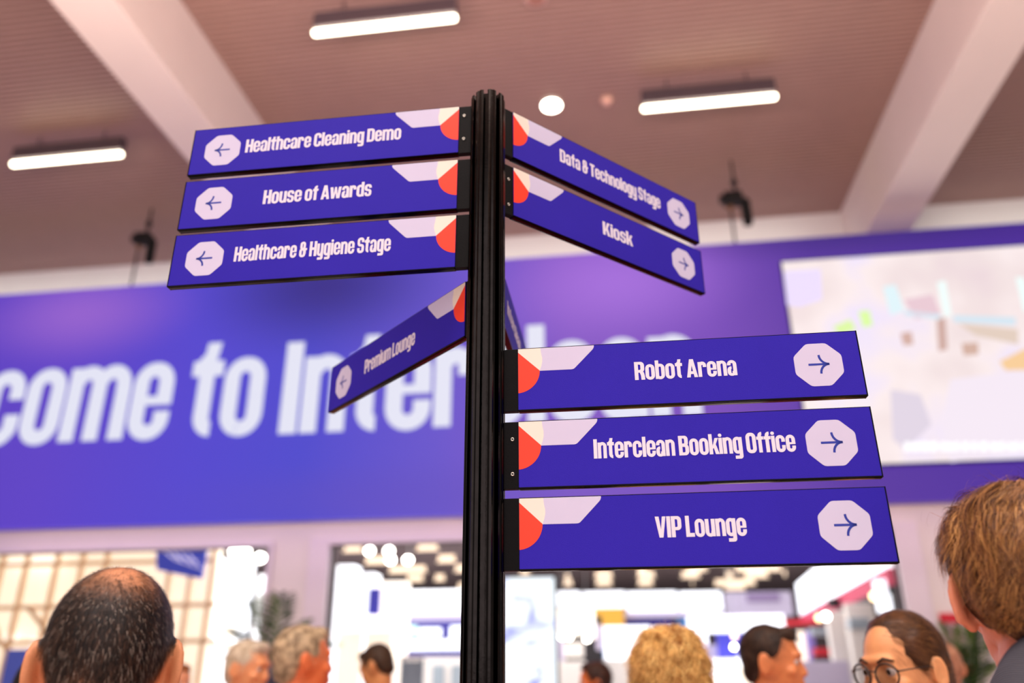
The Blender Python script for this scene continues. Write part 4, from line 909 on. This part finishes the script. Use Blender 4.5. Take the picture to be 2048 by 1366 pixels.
person('tall man with tousled brown hair and grey ribbed collar, right edge, from behind', h, math.radians(12), pitch=math.radians(-2), skin=(236, 150, 116), top=(112, 114, 124), voxel=.0036, hair=tousled, ears=.55, collar=.135, shoulder_lift=.02)

# -- woman with round glasses
def pulled_back(info):
    dk = hair_mat('brown_hair_smooth', (58, 34, 20), (96, 60, 34), .4, 25)
    prims = [((0, -.022, .034), (.0795, .096, .093)), ((0, -.055, .005), (.073, .058, .08)), ((0, .010, .088), (.055, .040, .030)), ((-.064, -.005, .038), (.014, .045, .045)), ((.064, -.005, .038), (.014, .045, .045)), ((0, -.1, -.02), (.035, .03, .035)), ((0, -.12, -.03), (0, -.13, -.16), .028, .018)]
    s_ = shell(info, prims, dk, .005, .0012, 120, 1)
    ms = [hair_mat('brown_smooth_strand', (64, 40, 24), (90, 58, 32), .35), hair_mat('brown_light_strand', (120, 80, 44), (140, 96, 56), .35)]
    info['mix'] = [.7, .3]; info['lenf'] = None
    strands(info, 'hair_strands', s_.data, ms, 5000, .05, .0007, lambda P, N, r: np.array([0, -.13, -.01]) - P, lambda L, r: L[:, 2] > -.06, segs=5, lift=.04, seed=3, parent=s_, jitter=.06)
def round_glasses(info):
    M = info['toH'][0]; g = MB(); fr = mat('dark_round_frame', (28, 22, 22), .3)
    go = None
    for s in (-1, 1):
        P = [M((s*.034 + .0265*math.cos(t*PI/12), .099 - .010*abs((s*.034 + .0265*math.cos(t*PI/12))/.06)**2, -.004 + .0245*math.sin(t*PI/12))) for t in range(25)]; g.tube(P, .0022, 8, cap=False)
        g.tube([M((s*.060, .092, .004)), M((s*.073, .066, .006)), M((s*.078, .01, .006)), M((s*.080, -.02, -.006))], [.0018, .0013, .0013, .002], 8)
        g.ell(M((s*.061, .0905, .006)), (.0022,)*3, None, 8, 6)
    g.tube([M((-.009, .1, .004)), M((0, .103, .006)), M((.009, .1, .004))], .0015, 8)
    go = g.build('glasses', fr, info['e'], smooth=True)
    gm = bpy.data.materials.new('clear_lens'); gm.use_nodes = True; b = gm.node_tree.nodes['Principled BSDF']; b.inputs['Transmission Weight'].default_value = 1; b.inputs['Roughness'].default_value = .0; b.inputs['IOR'].default_value = 1.2
    for s in (-1, 1):
        m_ = MB(); P = [M((s*.034 + .026*math.cos(t*PI/12), .0985, -.004 + .024*math.sin(t*PI/12))) for t in range(24)]; Q = [M((s*.034 + .026*math.cos(t*PI/12), .0975, -.004 + .024*math.sin(t*PI/12))) for t in range(24)]
        m_.add(P + Q, [tuple(range(23, -1, -1)), tuple(range(24, 48))] + [(i, (i+1) % 24, (i+1) % 24 + 24, i + 24) for i in range(24)]); m_.build('lens', gm, go)
    br = mat('dark_brow_hair', (66, 42, 28), .7)
    for s in (-1, 1):
        MB().tube([M((s*.014, .092, .022)), M((s*.030, .091, .030)), M((s*.048, .079, .024))], [.003, .0035, .002], 8).build('eyebrow', br, info['e'], smooth=True)
h = atd(1806, 1338, 2.15)
person('woman with round dark glasses and brown hair pulled back, lower right', h, math.radians(140), pitch=math.radians(-6), skin=(226, 158, 104), top=(60, 60, 70), fem=True, voxel=.0045, hair=pulled_back, glasses=round_glasses, ears=.2)

def simple_hair(c1, c2, prims, noise=.002, freq=90, st=2500, ln=.03, lift=.2, curl=0, jit=.2, w=.001):
    def f(info):
        s_ = shell(info, prims, hair_mat('hair_%d_%d_%d' % c1, c1, c2, .5, 30), .006, noise, freq, 2)
        info['mix'] = [.6, .4]; info['lenf'] = None
        strands(info, 'hair_strands', s_.data, [hair_mat('strand_a_%d_%d_%d' % c1, c1, c2), hair_mat('strand_b_%d_%d_%d' % c2, c2, tuple(min(255, v + 25) for v in c2))], st, ln, w, down_flow, lambda L, r: L[:, 2] > -.2, segs=5, lift=lift, curl=curl, seed=5, parent=s_, jitter=jit)
    return f
short = [((0, -.020, .034), (.080, .097, .090)), ((0, -.055, .010), (.075, .055, .075)), ((0, -.065, -.03), (.062, .042, .045)), ((0, .045, .088), (.05, .036, .026)), ((-.066, -.012, .03), (.012, .045, .04)), ((.066, -.012, .03), (.012, .045, .04))]
quiff = short + [((0, .046, .096), (.048, .036, .020))]
long_ = short + [((0, -.07, -.06), (.075, .045, .09)), ((-.07, -.03, -.05), (.022, .04, .09)), ((.07, -.03, -.05), (.022, .04, .09))]
curlyp = [((0, -.025, .030), (.094, .108, .098)), ((0, -.065, -.02), (.090, .058, .085)), ((-.06, -.02, -.03), (.045, .05, .06)), ((.06, -.02, -.03), (.045, .05, .06)), ((0, .04, .09), (.055, .045, .035)), ((-.045, -.07, .05), (.04, .04, .04)), ((.04, -.085, .0), (.04, .03, .04)), ((-.05, -.06, -.06), (.05, .04, .04)), ((.05, -.05, -.07), (.05, .04, .04))]
person('man with short dark hair in right profile, beside the woman with glasses', atd(1548, 1324, 3.08), math.radians(-100), skin=(214, 130, 76), top=(232, 230, 232), hair=simple_hair((34, 22, 16), (62, 42, 28), quiff), voxel=.006, pitch=math.radians(-3), body_yaw=math.radians(-90))
person('person with curly golden blonde hair seen from behind', atd(1338, 1362, 2.2), math.radians(8), skin=(220, 150, 100), top=(210, 190, 170), fem=True, voxel=.008, hair=simple_hair((150, 98, 40), (244, 198, 118), curlyp, .012, 62, 9000, .045, .35, .006, .4, .0012))
person('grey haired man looking right, left of the taller greying man', atd(497, 1338, 4.0), math.radians(-125), skin=(226, 152, 100), top=(210, 200, 190), hair=simple_hair((176, 158, 132), (214, 200, 176), quiff, .002), voxel=.007, pitch=math.radians(-4))
person('greying man with red lanyard in right profile, left of the post', atd(608, 1322, 3.15), math.radians(-72), skin=(228, 120, 66), top=(236, 234, 226), hair=simple_hair((120, 100, 76), (206, 182, 146), quiff, .002), voxel=.007, pitch=math.radians(2), collar=.03)
person('dark haired man in white shirt bowing his head, left of the post', atd(752, 1334, 5.0), math.radians(58), skin=(206, 140, 84), top=(242, 240, 238), hair=simple_hair((42, 28, 18), (74, 52, 34), short, .001), voxel=.009, pitch=math.radians(-24), collar=.03)
person('woman with long auburn hair far behind the near buzzed man', atd(355, 1366, 6.0), math.radians(-150), skin=(220, 150, 110), top=(120, 60, 50), fem=True, hair=simple_hair((130, 76, 40), (170, 110, 64), long_, .002), voxel=.01)
person('far dark clothed person with orange face right of the portrait screen', atd(1189, 1364, 5.5), math.radians(95), skin=(206, 108, 44), top=(44, 30, 34), fem=True, hair=simple_hair((40, 22, 16), (66, 38, 24), long_, .002), voxel=.01, roll=0)  # orange of the face is its skin colour
person('far person in white half hidden behind the woman with glasses', atd(1890, 1336, 4.9), math.radians(10), skin=(212, 140, 100), top=(238, 236, 236), hair=simple_hair((150, 100, 76), (190, 140, 110), short, .001), voxel=.01)
person('person with black hair low at far left behind the near man', atd(80, 1392, 3.0), math.radians(0), skin=(200, 140, 100), top=(50, 50, 60), fem=True, hair=simple_hair((16, 12, 12), (34, 26, 24), short, .001), voxel=.01)
person('dark jacketed person between the two grey haired men', atd(549, 1374, 4.6), math.radians(-20), skin=(200, 130, 90), top=(44, 46, 74), hair=simple_hair((46, 46, 62), (66, 66, 84), short, .001), voxel=.01)
